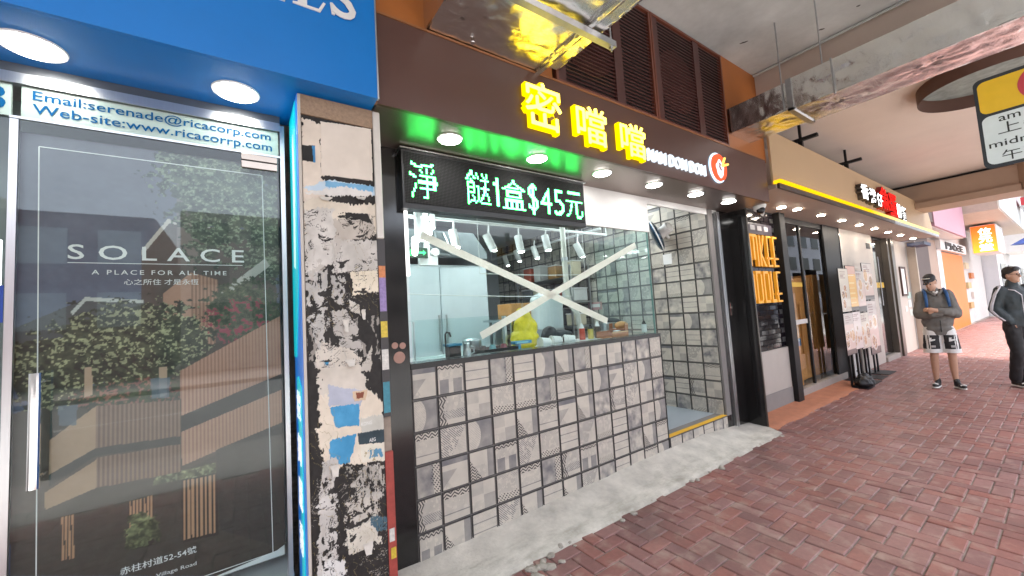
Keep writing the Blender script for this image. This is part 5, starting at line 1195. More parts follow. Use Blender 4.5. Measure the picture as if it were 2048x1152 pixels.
st_ = thing('stone_plinth', 'pale grey stone plinth under the black brick panel', 'plinth', (4.9, .05, 0))
box('slab', 4.205, 5.63, .045, .10, .24, .80, mat('pale_stone', (.46, .42, .38), .5, var=.05), st_); box('skirting', 4.205, 5.63, .040, .10, -.02, .238, mat('grey_skirting', (.25, .235, .225), .6), st_)
pst = thing('black_post', 'square black metal post between the brick panel and glass window', 'post', (5.7, 0, 0))
box('shaft', 5.635, 5.815, -.022, .20, .012, 2.75, M_blackmatt, pst, .004); box('base_plate', 5.625, 5.825, -.03, .21, -.002, .0115, M_blackmatt, pst)
gw = thing('noodle_shop_window', 'tall glazed sliding window with cardboard boxes stacked behind', 'window', (6.8, .12, 0))
M_gclear = glass_mat('plain_glass', (.97, .98, .97), 1.45)
box('pane', 5.83, 6.60, .105, .113, .13, 2.66, M_gclear, gw); box('pane', 6.66, 8.0, .105, .113, .13, 2.66, M_gclear, gw)
box('mullion', 6.605, 6.655, .09, .125, .13, 2.66, M_blackmatt, gw); box('top_rail', 5.82, 8.0, .09, .125, 2.662, 2.75, M_blackmatt, gw); box('sill_rail', 5.82, 8.0, .06, .14, .02, .128, mat('sill_stone', (.34, .30, .27), .6), gw)
box('yellow_notice', 5.95, 6.55, .100, .104, 1.66, 1.73, mat('notice_yellow', (.6, .38, .03), .5), gw); box('white_notice', 6.1, 6.6, .100, .104, 1.08, 1.15, mat('notice_white', (.6, .58, .56), .5), gw)
bpost = thing('black_pilaster', 'broad black pilaster between the glass window and pale stone wall', 'pillar', (8.1, .1, 0))
box('panel', 7.62, 8.40, .07, .10, .02, 2.75, M_blackmatt, bpost); box('edge', 8.402, 8.42, .06, .10, .02, 2.75, M_black, bpost)
k = 0
for col_, (x, n_) in enumerate(((6.08, 4), (6.70, 4), (7.32, 4), (7.94, 4))):
    z = .11
    for r_ in range(n_):
        h_ = random.uniform(.40, .48); w_ = random.uniform(.59, .612); yj = random.uniform(0, .04)
        t_ = thing('cardboard_box', 'brown carton behind the noodle shop glass, %s of the %s stack' % (('lowest', 'second from below', 'third from below', 'topmost')[r_], ('first', 'second', 'third', 'fourth')[col_]), 'box', (x, .5, z), 'cartons behind the glass')
        box('carton', x - w_ / 2, x + w_ / 2, .32 + yj, .75 + yj, z, z + h_, M_card, t_, .006); box('tape_seam', x - .025, x + .025, .3175 + yj, .3195 + yj, z + .01, z + h_ - .01, mat('parcel_tape', (.5, .32, .15), .3), t_)
        z += h_ + .002
bl_ = thing('blue_crate', 'blue plastic bundle lying against the cartons behind the glass', 'crate', (6.2, .24, .85))
box('bundle', 6.0, 6.55, .20, .30, .72, .84, mat('crate_blue', (.03, .12, .25), .4), bl_, .01); box('support', 6.05, 6.5, .21, .29, .11, .719, M_card, bl_)
sw = thing('pale_stone_wall', 'pale stone wall panel behind the poster stands', 'wall', (9.4, .1, 0))
box('panel', 8.425, 9.95, .08, .14, .0, 2.75, mat('stone_cream', (.50, .45, .40), .45, var=.06, vscale=4), sw); box('panel', 9.955, 10.52, .085, .14, .0, 2.75, mat('stone_cream', (.50, .45, .40), .45), sw); box('small_plaque', 10.1, 10.35, .078, .0845, 2.44, 2.56, M_blackmatt, sw)
de = thing('dark_entrance_door', 'dark glass entrance door of the noodle shop with yellow notice', 'door', (11, .15, 0))
box('pane', 10.53, 11.55, .16, .18, .10, 2.70, mat('dark_door_glass', (.012, .010, .010), .08, spec=.6), de); box('threshold', 10.53, 11.55, .05, .2, .0, .098, mat('sill_stone', (.34, .30, .27), .6), de); box('yellow_notice', 10.75, 11.4, .152, .158, 1.60, 1.72, mat('notice_yellow', (.6, .38, .03), .5), de)
obj('pull_handle', tube_bm([(11.0, .12, 1.2), (11.0, .12, 2.3)], .012), M_steel, de); box('top_rail', 10.53, 11.55, .15, .19, 2.702, 2.75, M_blackmatt, de)
df = thing('metal_door_frame', 'layered bronze grey metal frame right of the dark door', 'door frame', (11.9, .1, 0))
bm = B(11.56, 11.72, .05, .16, 0, 2.75); B(11.75, 11.93, .02, .16, 0, 2.75, bm=bm); B(11.96, 12.15, .05, .16, 0, 2.75, bm=bm); obj('jamb', bm, mat('bronze_grey', (.16, .14, .12), .35, metal=.6), df)
ew = thing('end_wall', 'beige stone end wall of the noodle shop with menu frame', 'wall', (13, .1, 0))
box('panel', 12.16, 13.42, .08, .14, 0, 2.75, mat('stone_cream', (.50, .45, .40), .45), ew); box('return', 13.42, 13.52, -.10, .14, 0, 2.75, mat('stone_beige', (.48, .41, .34), .5), ew); box('metal_edge', 13.40, 13.43, .06, .0795, 0, 2.75, M_alu, ew)
mf = thing('menu_frame', 'dark wood framed menu on the beige end wall', 'menu', (12.75, .08, 1.4))
bm = B(12.50, 12.56, .05, .079, 1.37, 2.10); B(12.94, 13.0, .05, .079, 1.37, 2.10, bm=bm); B(12.561, 12.939, .05, .079, 1.37, 1.42, bm=bm); B(12.561, 12.939, .05, .079, 2.05, 2.10, bm=bm); obj('frame', bm, mat('dark_wood', (.07, .035, .025), .5), mf); box('menu_sheet', 12.561, 12.939, .062, .079, 1.421, 2.049, M_white, mf)
for k, (x, z, w, h, c_) in enumerate(((13.0, 1.30, .42, .16, (.45, .62, .58)), (13.0, 1.08, .40, .18, (.62, .66, .64)), (13.05, .86, .36, .16, (.55, .62, .58)), (12.62, .98, .3, .14, (.66, .62, .58)), (13.05, 1.78, .14, .08, (.6, .25, .04)))):
    box('notice', x, x + w * .85, .074, .0785, z, z + h, mat('notice_%d' % k, c_, .6), ew)

# A-board style poster stands with food pictures
def food_sheet(w, h, kind, seed):
    s = Sheet(0, w, 0, h, 36, max(20, int(36 * h / w))); r_ = np.random.RandomState(seed); A_, Z_ = s.A, s.Z
    bgc = {'y': (232, 176, 70), 'w': (226, 214, 210), 'p': (214, 190, 180), 'g': (206, 196, 180)}[kind]; s.c[:] = bgc
    n_ = {'y': 0, 'w': 10, 'p': 5, 'g': 4}[kind]
    if kind == 'p':
        s.fill(Z_ > h * .72, (190, 178, 172)); s.fill(Z_ < h * .12, (60, 50, 48))
    for k_ in range(n_):
        cx, cz = r_.uniform(.18, .82) * w, r_.uniform(.15, .68) * h; rad = (r_.uniform(.05, .08) if kind == 'w' else r_.uniform(.12, .2)) * w * 1.3
        d_ = np.hypot(A_ - cx, Z_ - cz); s.fill(d_ < rad, (226, 222, 214)); s.fill(d_ < rad * .8, [(150, 84, 52), (176, 120, 70), (110, 60, 46), (190, 140, 90)][r_.randint(4)])
        s.fill((d_ < rad * .75) & (np.random.RandomState(seed + k_).rand(*A_.shape) > .6), (216, 180, 130))
    for k_ in range(4): 
        zz = h * (.93 - .05 * k_); s.fill((np.abs(Z_ - zz) < h * .012) & (A_ > w * .15) & (A_ < w * r_.uniform(.5, .85)) & ((A_ * 60 % 1) > .25), (120, 60, 50) if kind != 'y' else (250, 240, 220))
    if kind == 'y':
        s.fill((np.abs((Z_ / h * 9) % 1 - .5) < .16) & (A_ > w * .2) & (A_ < w * .8) & (Z_ < h * .7), (244, 214, 140)); s.fill(Z_ > h * .82, (206, 150, 130)); s.fill(Z_ < h * .08, (90, 84, 80))
    return s
def stand(x, w, z0, z1, zm, y, kinds, seed, label, slant=0.0):
    t = thing('poster_stand', label, 'poster stand', (x + w / 2, y, 0), 'poster stands outside the noodle shop')
    for (a_, b_, kd, nm) in ((zm + .015, z1, kinds[0], 'upper_poster'), (z0, zm - .015, kinds[1], 'lower_poster')):
        s = food_sheet(w - .02, b_ - a_, kd, seed + (1 if nm[0] == 'l' else 0)); xo = x + .01; zo = a_
        s.build(nm, lambda a1, z1_, h1, xo=xo, zo=zo, y=y: (a1 + xo, np.full_like(a1, y - .013), z1_ + zo), print_mat('menu_print', .4, .3), t)
        box('board', x, x + w, y - .012, y, a_ - .008, b_ + .008, M_blackmatt, t)
    for xx in (x + w * .3, x + w * .62): box('pole', xx - .018, xx + .018, y + .001, y + .026, .012, zm + .2, M_blackmatt, t)
    box('foot', x + .05, x + w - .05, y - .20, y + .22, -.002, .0115, M_blackmatt, t)
stand(7.12, .46, .52, 1.92, 1.20, -.20, 'gp', 3, 'nearest poster stand with a noodle bowl picture and black base bag')
stand(7.60, .50, .56, 1.98, 1.20, -.17, 'yw', 13, 'poster stand with the plain orange yellow upper poster')
stand(8.14, .52, .52, 1.90, 1.16, -.14, 'pg', 23, 'poster stand with brown dishes above a yellow lower picture')
stand(8.70, .60, .36, 2.06, 1.36, -.12, 'pp', 33, 'tallest poster stand with stacked dish photos nearest the dark door')
bg_ = thing('weight_bag', 'black lumpy weight bag on the foot of the nearest poster stand', 'bag', (7.35, -.3, .012))
blob('bag', [('e', (7.35, -.32, .09), (.20, .12, .08)), ('e', (7.46, -.30, .12), (.10, .09, .09)), ('c', [(7.3, -.3, .15, .03), (7.36, -.25, .25, .015)])], mat('black_nylon', (.015, .016, .018), .5, bump=.5, bscale=30), bg_, .016, 1, fold=.03)
for k, x in enumerate((8.15, 8.75)):
    b_ = thing('white_board', 'plain white panel leaning behind the poster stands, %s one' % ('nearer' if k == 0 else 'farther'), 'board', (x, .02, 0), 'white panels behind the stands')
    box('panel', x, x + .32, .00, .03, .0, .48, M_white, b_, .008); box('foot', x + .05, x + .27, -.05, .06, -.002, .01, M_white, b_)
# dome camera
cc = thing('dome_camera', 'white dome security camera on a white ring bracket under the soffit corner', 'security camera', (4.30, -.33, 2.6))
c = Vector((4.26, -.33, 2.585))
bm = bmesh.new(); bmesh.ops.create_cone(bm, cap_ends=True, segments=28, radius1=.055, radius2=.075, depth=.07, matrix=Matrix.Translation(c) @ Matrix.Rotation(R(12), 4, 'Y')); bmesh.ops.bevel(bm, geom=bm.edges[:], offset=.006, affect='EDGES'); obj('housing', bm, M_white, cc, False)
bm = bmesh.new(); bmesh.ops.create_uvsphere(bm, u_segments=20, v_segments=12, radius=.046, matrix=Matrix.Translation(c + Vector((-.012, -.02, -.034)))); obj('lens', bm, mat('camera_lens', (.008, .008, .009), .08), cc, True)
ring = [c + Vector((.115 + .045 * math.cos(a_), .02, -.005 + .072 * math.sin(a_))) for a_ in np.linspace(0, 2 * math.pi, 25)]
obj('bracket_ring', tube_bm(ring, .009, 8), M_white, cc, True)
for a_ in (.6, 2.2, 4.0): obj('bracket_spoke', tube_bm([c + Vector((.06, .01, 0)), c + Vector((.115 + .045 * math.cos(a_), .02, -.005 + .072 * math.sin(a_)))], .007, 6), M_white, cc)
box('mount', 4.21, 4.33, -.36, -.29, 2.628, 2.752, M_brown, cc)

# ------------------------------------------------------------------ no-parking plate on its post at the right
XSG = 2.5
sg = thing('parking_sign', 'yellow and white no stopping plate with black border at the right edge', 'traffic sign', (2.52, -2.4, 0))
y0, y1, z0, z1 = -2.172, -2.72, 2.118, 2.612
def rrect(ya, yb, za, zb_, r_, x0, x1):
    pts = []
    for (cy, cz, s0) in ((yb + r_, za + r_, 180), (ya - r_, za + r_, 270), (ya - r_, zb_ - r_, 0), (yb + r_, zb_ - r_, 90)):
        for k_ in range(6): an = R(s0 + k_ * 18); pts.append((cy + r_ * math.cos(an), cz + r_ * math.sin(an)))
    return side_poly(pts, x0, x1)
M_sblk = mat('sign_black', (.02, .022, .028), .35)
obj('plate', rrect(y0, y1, z0, z1, .03, XSG, XSG + .004), M_sblk, sg)
obj('yellow_field', rrect(y0 - .014, y1 + .014, 2.415, z1 - .018, .03, XSG - .0012, XSG - .0002), mat('sign_yellow', (.80, .46, .02), .35), sg)
obj('white_field', rrect(y0 - .014, y1 + .014, z0 + .018, 2.400, .03, XSG - .0012, XSG - .0002), mat('sign_white', (.70, .72, .74), .35), sg)
cy, cz = -2.42, 2.51
bm = bmesh.new(); bmesh.ops.create_cone(bm, cap_ends=True, segments=40, radius1=.102, radius2=.102, depth=.001, matrix=Matrix.Translation((XSG - .0022, cy, cz)) @ Matrix.Rotation(R(90), 4, 'Y')); obj('red_ring', bm, mat('sign_red', (.55, .05, .07), .35), sg)
bm = bmesh.new(); bmesh.ops.create_cone(bm, cap_ends=True, segments=40, radius1=.078, radius2=.078, depth=.001, matrix=Matrix.Translation((XSG - .0034, cy, cz)) @ Matrix.Rotation(R(90), 4, 'Y')); obj('blue_disc', bm, mat('sign_blue', (.03, .16, .50), .35), sg)
for a_ in (45, -45):
    bm = B(-.0005, .0005, -.085, .085, -.011, .011); bmesh.ops.transform(bm, matrix=Matrix.Translation((XSG - .0046, cy, cz)) @ Matrix.Rotation(R(a_), 4, 'X'), verts=bm.verts[:]); obj('red_bar', bm, mat('sign_red', (.55, .05, .07), .35), sg)
SX = XSG - .0016
text('lettering', 'am', (SX, -2.243, 2.357), .072, .026, M_ink, sg, SIDE, offset=.004); text('lettering', '上午', (SX, -2.235, 2.287), .16, .062, M_ink, sg, SIDE)
text('lettering', 'midnight', (SX, -2.199, 2.213), .235, .048, M_ink, sg, SIDE, offset=.004); text('lettering', '午夜', (SX, -2.237, 2.145), .14, .056, M_ink, sg, SIDE)
obj('post', tube_bm([(2.545, -2.45, -.01), (2.545, -2.45, 2.75)], .038, 20), M_steel, sg, True); obj('clamp', B(2.5045, 2.59, -2.495, -2.405, 2.25, 2.29), M_steel, sg)

# ------------------------------------------------------------------ shops further along the street
far = thing('brown_shop_wall', 'dark brown shop pier beyond the noodle shop', 'building', (16.5, .2, 0))
box('pier', 13.6, 16.8, .16, 1.6, -.02, 3.30, mat('dark_brown_wall', (.060, .030, .024), .5, var=.1), far); box('upper_pier', 13.0, 14.75, -.30, 1.6, 3.305, 4.4, mat('dark_brown_wall2', (.10, .06, .05), .6), far)
box('blue_sign', 12.9, 13.7, -.35, -.05, 2.60, 2.68, mat('navy_box', (.02, .03, .08), .5), far)
pk = thing('pink_fascia', 'plain pink shop fascia beyond the brown pier', 'shop sign', (17, -.3, 3.2))
box('panel', 14.76, 20.0, -.32, -.25, 3.22, 4.6, mat('pink_panel', (.50, .27, .33), .5, var=.03), pk); box('edge', 14.76, 20.0, -.26, .15, 3.20, 3.2195, M_white, pk)
osr = thing('orange_shop', 'shop with bright orange door panel and white name board', 'building', (21, .3, 0))
box('wall', 16.85, 30, .30, 1.6, -.02, 4.6, mat('offwhite_wall', (.62, .58, .55), .6), osr); box('brown_jamb', 17.0, 18.3, .20, .295, -.02, 3.1, mat('tan_jamb', (.36, .26, .20), .6), osr); box('white_jamb', 18.4, 19.1, .20, .295, -.02, 2.9, M_white, osr)
_a = PY(1896, 500, .2); _b = PY(1944, 642, .2)
box('orange_panel', 19.15, 23.5, .22, .295, -.02, 2.78, mat('orange_door', (.72, .17, .008), .45), osr)
box('name_board', 18.4, 23.6, .10, .215, 2.82, 3.15, M_white, osr); text('lettering', '門心王', (19.2, .097, 2.85), 3.6, .26, M_ink, osr, offset=.05, extrude=.02, depth=.02)
for k in range(5): box('shelf_goods', 24.2 + (k % 2) * 1.1, 25.0 + (k % 2) * 1.1, .22, .295, .6 + .42 * k, .85 + .42 * k, mat('goods_%d' % k, ((.5, .30, .12), (.7, .66, .6), (.55, .42, .2), (.6, .2, .06), (.72, .6, .4))[k], .6), osr)
lb = thing('orange_light_box', 'orange projecting light box sign with three white characters', 'shop sign', (24, -.4, 2.8))
s = Sheet(-.70, -.06, 2.86, 3.94, 20, 40)
tt_ = np.clip((s.Z - 2.86) / 1.08, 0, 1)[..., None]; s.c[:] = tt_ * np.array([232, 92, 36]) + (1 - tt_) * np.array([244, 170, 48])
s.build('lit_face', lambda a1, z1_, h1: (np.full_like(a1, 23.99), a1, z1_), print_mat('lightbox_print', .4, 0, .8), lb)
box('case', 24.0, 26.5, -.72, -.04, 2.84, 3.96, M_white, lb)
for ch, z in (('位', 3.56), ('元', 3.24), ('堂', 2.92)): text('character', ch, (23.975, -.24, z), .36, .28, emat('char_white', (1, 1, .98), 2.0), lb, SIDE, offset=.03)
cn = thing('beige_canopy', 'beige upper canopy block above the orange light box', 'building', (26, -.4, 4.2))
_c1 = PX(1920, 480, 22); 
box('block', 20.1, 32, -1.1, .3, 4.05, 7.5, mat('canopy_beige', (.52, .44, .36), .6), cn); box('white_front', 20.3, 32, -1.13, -1.105, 4.10, 7.5, mat('canopy_white', (.72, .74, .74), .6), cn); 
wb = thing('white_building', 'pale building at the far end of the arcade with shop boxes', 'building', (36, 0, 0))
box('wall', 30.05, 60, -.2, 6, -.02, 9, mat('far_white', (.66, .66, .67), .6, var=.04), wb); box('projecting_box', 33, 37, -1.6, -.3, 3.2, 4.3, M_white, wb); box('projecting_box', 40, 44, -2.4, -.9, 5.0, 7.4, mat('far_grey', (.5, .5, .52), .6), wb)
for k in range(4): box('window', 31 + k * 4, 33.4 + k * 4, -.23, -.201, .5, 2.6, mat('far_glass', (.25, .28, .30), .2), wb)
rc = thing('red_canopy', 'red shop canopy edge at the far right', 'canopy', (28, -2.5, 5)); q = PX(2030, 395, 28)
box('valance', 28, 30, -3.6, -1.25, 5.0, 5.35, mat('canopy_red', (.55, .05, .06), .6), rc); box('frame', 28, 30, -3.6, -1.2, 4.95, 4.995, M_steel, rc); box('post', 28.9, 29.0, -3.55, -3.45, -.1, 4.95, M_steel, rc)
ab = thing('blue_umbrella', 'blue shop umbrella far down the pavement', 'umbrella', (26, -1.5, 2.5)); q = PX(2042, 480, 26)
bm = bmesh.new(); bmesh.ops.create_cone(bm, cap_ends=False, segments=16, radius1=.55, radius2=.02, depth=.35, matrix=Matrix.Translation((26, q.y - .25, q.z))); obj('canopy', bm, mat('umbrella_blue', (.05, .10, .35), .6), ab); obj('pole', tube_bm([(26, q.y - .25, -.01), (26, q.y - .25, q.z + .1)], .02), M_steel, ab)
# buildings across the road, seen in the reflections
def block(x0, x1, y0, y1, h, wallm, winm, nx, nz, label, z0=1.5):
    t = thing('apartment_block', label, 'building', ((x0 + x1) / 2, y1, 0)); box('wall', x0, x1, y0, y1, -.02, h, wallm, t)
    dx, dz = (x1 - x0) / nx, (h - z0) / nz
    for i in range(nx):
        for k_ in range(nz): box('window', x0 + dx * (i + .2), x0 + dx * (i + .8), y1 + .001, y1 + .06, z0 + dz * (k_ + .2), z0 + dz * (k_ + .75), winm, t)
    return t
M_w = mat('dark_window', (.05, .06, .07), .15); M_ww = mat('white_window', (.6, .6, .58), .4)
block(38, 66, -30, -17.5, 19, mat('block_white', (.74, .75, .77), .7), M_w, 7, 6, 'white apartment block across the road reflected in the noodle shop glass')
block(-11, -3.5, -26, -17.5, 6.0, mat('block_brick', (.24, .07, .05), .8), M_ww, 4, 2, 'red brick house with pale windows across the road')
block(-2.8, 9, -30, -18, 6.5, mat('block_beige', (.5, .46, .42), .8), M_w, 6, 3, 'beige walk-up block across the road')
block(10, 24, -32, -18, 6.5, mat('block_grey', (.42, .43, .45), .8), M_w, 7, 3, 'grey low block across the road')
block(-40, -12, -34, -18, 10, mat('block_tan', (.48, .42, .35), .8), M_w, 9, 3, 'tan long block across the road at left')

# ------------------------------------------------------------------ people
M_skin = mat('skin', (.50, .29, .20), .5, var=.05, vscale=30); M_hair = mat('black_hair', (.012, .010, .010), .45, bump=.6, bscale=120); M_sole = mat('white_sole', (.72, .71, .68), .6)
def hand(limbs, wrist, d, up, s=1.0):
    d = Vector(d).normalized(); up = Vector(up); up = (up - d * up.dot(d)).normalized(); sd = d.cross(up); w = Vector(wrist)
    limbs.append(('c', [(*w, .027 * s), (*(w + d * .05), .036 * s), (*(w + d * .085), .034 * s)]))
    for k_, (o_, l_) in enumerate(((-.028, .065), (-.010, .078), (.010, .074), (.027, .058))):
        b_ = w + d * .085 + sd * o_; m_ = b_ + d * l_ * .55 - up * .006; e_ = m_ + d * l_ * .4 - up * .022
        limbs.append(('c', [(*b_, .0105), (*m_, .0095), (*e_, .008)]))
    b_ = w + d * .03 - sd * .03; limbs.append(('c', [(*b_, .013), (*(b_ - sd * .025 + d * .03), .011), (*(b_ - sd * .028 + d * .058), .009)]))
def head(limbs, c, yaw, pitch):
    """c = centre of head; faces local -Y turned by yaw (about Z) and pitch (nod)"""
    Mh = Matrix.Translation(c) @ Matrix.Rotation(yaw, 4, 'Z') @ Matrix.Rotation(pitch, 4, 'X')
    P_ = lambda x, y, z: tuple(Mh @ Vector((x, y, z)))
    limbs += [('e', P_(0, .012, .025), (.077, .094, .095), pitch, yaw), ('e', P_(0, -.022, -.045), (.058, .064, .070), pitch, yaw), ('c', [(*P_(0, -.088, .012), .010), (*P_(0, -.106, -.022), .0145)]),
              ('e', P_(0, -.078, -.058), (.024, .014, .010), pitch, yaw), ('e', P_(0, -.070, -.094), (.022, .02, .018), pitch, yaw), ('e', P_(.079, .015, -.008), (.011, .02, .032), pitch, yaw), ('e', P_(-.079, .015, -.008), (.011, .02, .032), pitch, yaw)]
    return P_, Mh
def place(t, loc, rz, sx): t.location = loc; t.rotation_euler = (0, 0, rz); t.scale = (sx, sx, 1)
def shoe(t, x, y, yaw, upm):
    Ms = Matrix.Translation((x, y, 0)) @ Matrix.Rotation(yaw, 4, 'Z')
    q = lambda *p: tuple(Ms @ Vector(p))
    so = blob('shoe', [('e', q(0, -.10, .045), (.046, .085, .035), 0, yaw), ('e', q(0, .02, .055), (.042, .085, .045), 0, yaw), ('c', [(*q(0, .03, .06), .044), (*q(0, .035, .105), .046)])], upm, t, .009, 2)
    blob('sole', [('e', q(0, -.09, .016), (.052, .10, .017), 0, yaw), ('e', q(0, .03, .016), (.046, .085, .017), 0, yaw)], M_sole, so, .008, 1)
    obj('toe_panel', tube_bm([q(-.04, -.13, .062), q(0, -.15, .075), q(.04, -.13, .062)], .010, 6), M_sole, so)

# person in grey jacket, arms crossed, looking down to his right
t1 = thing('person', 'person in grey jacket and white shorts with arms crossed and dark cap', 'person', (0, 0, 0))
L = []
HC = Vector((-.045, -.055, 1.595)); P_, Mh = head(L, HC, R(-32), R(26))
L += [('c', [(0, .01, 1.42, .062), (-.02, -.02, 1.53, .056)]), ('e', (0, .0, 1.22, ), (.17, .11, .22)), ('e', (0, .0, .96), (.165, .115, .15)),
      ('c', [(-.18, 0, 1.39, .06), (-.25, -.05, 1.12, .048), (.02, -.19, 1.13, .034)]), ('c', [(.18, 0, 1.39, .06), (.25, -.05, 1.12, .048), (-.05, -.245, 1.17, .034)]),
      ('c', [(-.095, .0, .90, .092), (-.105, -.01, .50, .060), (-.108, .01, .34, .057), (-.11, .03, .10, .036)]), ('c', [(.10, .0, .90, .092), (.125, -.03, .50, .060), (.128, -.01, .34, .057), (.135, .0, .10, .036)])]
hand(L, (.04, -.20, 1.13), (1, .15, .12), (0, -1, .2)); hand(L, (-.06, -.255, 1.175), (-1, .15, .12), (0, -1, .3))
blob('body', L, M_skin, t1, .0095, 3)
M_jk = mat('grey_jacket', (.150, .142, .130), .75, var=.12, vscale=9, bump=.5, bscale=18)
jk = blob('jacket', [('e', (0, .01, 1.24), (.215, .145, .235)), ('e', (0, .005, 1.02), (.222, .16, .20)), ('e', (0, 0, .88), (.21, .155, .085)), ('c', [(-.17, .0, 1.39, .09), (-.255, -.05, 1.12, .078), (-.10, -.20, 1.11, .056), (.0, -.215, 1.125, .046)]),
                     ('c', [(.17, .0, 1.39, .09), (.255, -.05, 1.12, .078), (.10, -.215, 1.14, .056), (-.01, -.235, 1.165, .046)]), ('c', [(0, .02, 1.42, .095), (-.01, .01, 1.475, .075)]), ('e', (0, .0, .84), (.195, .145, .10))], M_jk, t1, .013, 2, cut=.80, fold=.011)
obj('collar', tube_bm([(-.085, .04, 1.475), (-.10, -.04, 1.462), (-.05, -.105, 1.425), (-.012, -.125, 1.39)], [.018, .022, .022, .016], 8), M_jk, jk, True); obj('collar', tube_bm([(.085, .04, 1.475), (.10, -.04, 1.462), (.05, -.105, 1.425), (.012, -.125, 1.39)], [.018, .022, .022, .016], 8), M_jk, jk, True)
obj('undershirt', tube_bm([(-.03, -.095, 1.45), (0, -.115, 1.425), (.03, -.095, 1.45)], .018, 8), M_white, jk, True)
box('zip', -.006, .006, -.166, -.158, .84, 1.02, M_blackmatt, jk)
M_bb2 = mat('backpack_blue', (.02, .09, .25), .6)
bpk = blob('backpack', [('e', (0, .19, 1.2), (.16, .08, .22)), ('e', (0, .21, 1.1), (.14, .07, .14))], M_bb2, t1, .014, 2)
for s_ in (-1, 1): obj('strap', tube_bm([(s_ * .13, .13, 1.40), (s_ * .135, .0, 1.485), (s_ * .14, -.105, 1.42), (s_ * .145, -.150, 1.30), (s_ * .15, -.165, 1.22)], [.022, .026, .026, .024, .02], 8), M_bb2, bpk, True)
M_wsh = mat('white_shorts', (.72, .72, .71), .7, var=.05); M_bsh = mat('black_print', (.02, .02, .022), .7)
def shm(c_, n_):
    z_ = c_.z
    if .585 < z_ < .80 and c_.y < .03 and (abs(c_.x) > .03): 
        if abs(abs(c_.x) - .195) < .012 or abs(abs(c_.x) - .165) < .006: return 0
        return 1
    return 0
shs = blob('shorts', [('c', [(-.09, .0, .86, .125), (-.115, -.01, .66, .122), (-.128, -.005, .46, .126)]), ('c', [(.09, .0, .86, .125), (.125, -.02, .66, .122), (.143, -.02, .46, .126)])], [M_wsh, M_bsh], t1, .011, 2, shm, cut=.53, fold=.006)
for x, s_ in ((-.13, -1), (.13, 1)):
    obj('white_print', prism_y([(x - .05, .70), (x + .03, .72), (x + .035, .74), (x - .02, .735), (x - .01, .76), (x - .045, .76)], -.162, -.150), M_wsh, shs); box('white_print_bar', x - .03, x + .03, -.162, -.15, .615, .645, mat('print_grey', (.4, .4, .4), .7), shs)
M_shoe = mat('black_shoe', (.02, .02, .02), .5)
shoe(t1, -.11, .0, R(-25), M_shoe); shoe(t1, .15, -.05, R(14), M_shoe)
# cap
cap = blob('cap', [('e', P_(0, .015, .062), (.090, .104, .068), R(26), R(-32)), ('c', [(*P_(-.04, -.085, .062), .012), (*P_(-.03, -.165, .048), .009)]), ('c', [(*P_(.04, -.085, .062), .012), (*P_(.03, -.165, .048), .009)]), ('c', [(*P_(0, -.08, .064), .013), (*P_(0, -.175, .050), .010)])], mat('dark_cap', (.022, .022, .026), .6), t1, .009, 2)
obj('cap_stripe', tube_bm([P_(-.07, -.055, .095), P_(-.02, -.085, .105), P_(.05, -.07, .100)], .006, 6), M_sole, cap)
blob('hair', [('e', P_(0, .055, -.005), (.082, .062, .062), R(26), R(-32))], M_hair, t1, .010, 2)
for s_ in (-1, 1):
    bm = bmesh.new(); bmesh.ops.create_icosphere(bm, subdivisions=2, radius=.010, matrix=Matrix.Translation(P_(s_ * .032, -.075, .004))); obj('eye', bm, M_ink, t1, True)
place(t1, (7.90, -1.13, .002), R(-70), .80)

# person in dark track jacket walking, face turned to the street
t2 = thing('person', 'person in dark track jacket with white sleeve stripes at the right edge', 'person', (0, 0, 0))
L = []
HC = Vector((.0, -.03, 1.625)); P2, Mh2 = head(L, HC, R(22), R(2))
L += [('c', [(0, .01, 1.44, .060), (0, -.01, 1.55, .056)]), ('e', (0, 0, 1.24), (.17, .105, .22)), ('e', (0, 0, .98), (.155, .11, .14)),
      ('c', [(-.185, 0, 1.41, .058), (-.25, .03, 1.14, .046), (-.15, -.06, .95, .034)]), ('c', [(.185, 0, 1.41, .058), (.25, .03, 1.14, .046), (.20, -.12, .95, .034)]),
      ('c', [(-.09, 0, .92, .09), (-.10, -.06, .50, .058), (-.10, .06, .10, .038)]), ('c', [(.09, 0, .92, .09), (.10, .02, .50, .058), (.11, .20, .13, .038)])]
hand(L, (-.13, -.05, .94), (.2, -.1, -.8), (-1, 0, 0), .8); hand(L, (.195, -.13, .94), (-.3, -.6, -.8), (1, 0, 0))
blob('body', L, M_skin, t2, .0095, 3)
M_tj = mat('dark_green_jacket', (.020, .030, .034), .55, var=.15, vscale=8, bump=.4, bscale=16)
tj = blob('jacket', [('e', (0, 0, 1.26), (.21, .135, .24)), ('e', (0, 0, 1.03), (.195, .14, .17)), ('e', (0, 0, .93), (.18, .13, .10)), ('c', [(-.175, 0, 1.41, .082), (-.275, .03, 1.14, .078), (-.16, -.075, .955, .056)]),
                     ('c', [(.175, 0, 1.41, .082), (.275, .03, 1.14, .078), (.225, -.10, .985, .052)]), ('c', [(0, .015, 1.45, .085), (0, .0, 1.52, .070)])], M_tj, t2, .013, 3, cut=.87, fold=.008)
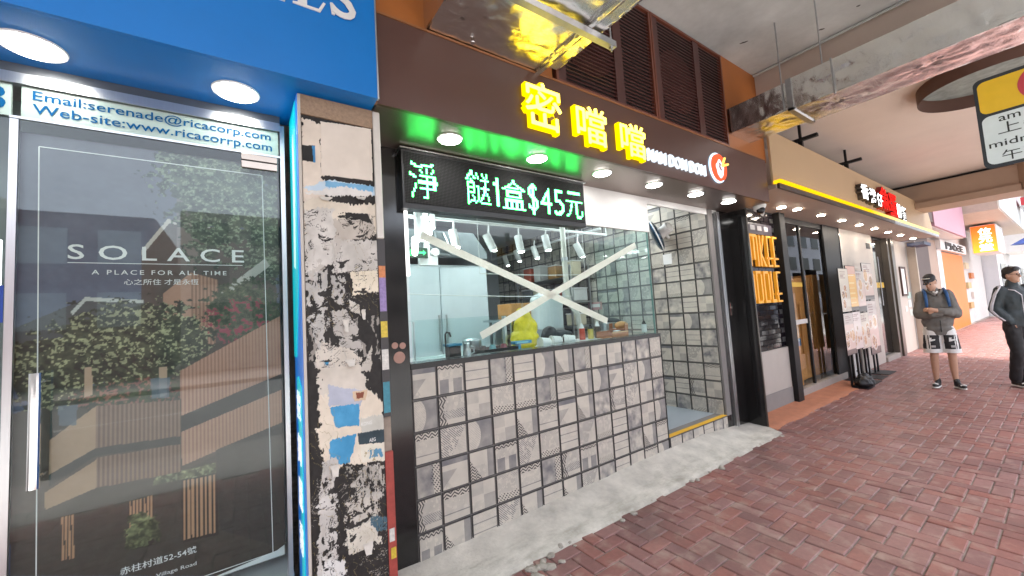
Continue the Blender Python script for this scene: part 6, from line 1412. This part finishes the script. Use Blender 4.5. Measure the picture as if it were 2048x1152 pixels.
for k in range(3):
    for s_ in (-1, 1):
        o_ = (k - 1) * .022
        obj('sleeve_stripe', tube_bm([(s_ * (.215), -.055 + o_, 1.475), (s_ * .285, -.035 + o_, 1.36), (s_ * .345, -.025 + o_, 1.20), (s_ * .352, -.012 + o_, 1.12), (s_ * .300, -.050 + o_ * .8, 1.03), (s_ * .235, -.085 + o_ * .6, .965)], .0065, 6), mat('stripe_white', (.70, .69, .74), .6), tj, True)
obj('piping', tube_bm([(-.15, -.115, 1.42), (-.08, -.142, 1.40), (0, -.15, 1.33), (.0, -.148, 1.2), (0, -.15, .95)], .006, 6), mat('stripe_white', (.70, .69, .74), .6), tj, True)
blob('trousers', [('e', (0, 0, .93), (.165, .125, .09)), ('c', [(-.088, 0, .90, .112), (-.10, -.055, .52, .088), (-.10, .05, .12, .075)]), ('c', [(.088, 0, .90, .112), (.10, .02, .52, .088), (.11, .18, .15, .075)])], mat('black_trousers', (.012, .011, .013), .7, bump=.3, bscale=15), t2, .013, 3, cut=.07, fold=.009)
shoe(t2, -.10, .03, R(0), M_shoe); shoe(t2, .11, .17, R(-6), M_shoe)
blob('hair', [('e', P2(0, .028, .055), (.092, .098, .078), R(2), R(22)), ('e', P2(0, -.045, .092), (.078, .052, .038), R(2), R(22)), ('e', P2(0, .075, .0), (.078, .045, .06), R(2), R(22)), ('e', P2(-.07, .02, .04), (.02, .04, .03), R(2), R(22)), ('e', P2(.07, .02, .04), (.02, .04, .03), R(2), R(22))], M_hair, t2, .009, 1)
gl = bmesh.new()
for s_ in (-1, 1): tube_bm([P2(s_ * .033 + .026 * math.cos(a_), -.098, .012 + .019 * math.sin(a_)) for a_ in np.linspace(0, 2 * math.pi, 15)], .0022, 5, gl)
tube_bm([P2(-.008, -.100, .014), P2(.008, -.100, .014)], .0022, 5, gl)
for s_ in (-1, 1): tube_bm([P2(s_ * .06, -.096, .014), P2(s_ * .080, -.03, .010), P2(s_ * .082, .02, .008)], .0022, 5, gl)
obj('glasses', gl, M_blackmatt, t2)
for s_ in (-1, 1):
    bm = bmesh.new(); bmesh.ops.create_icosphere(bm, subdivisions=2, radius=.010, matrix=Matrix.Translation(P2(s_ * .032, -.080, .012))); obj('eye', bm, M_ink, t2, True)
place(t2, (8.50, -1.84, .002), R(-48), .82)

bpy.data.scenes.remove(_work)
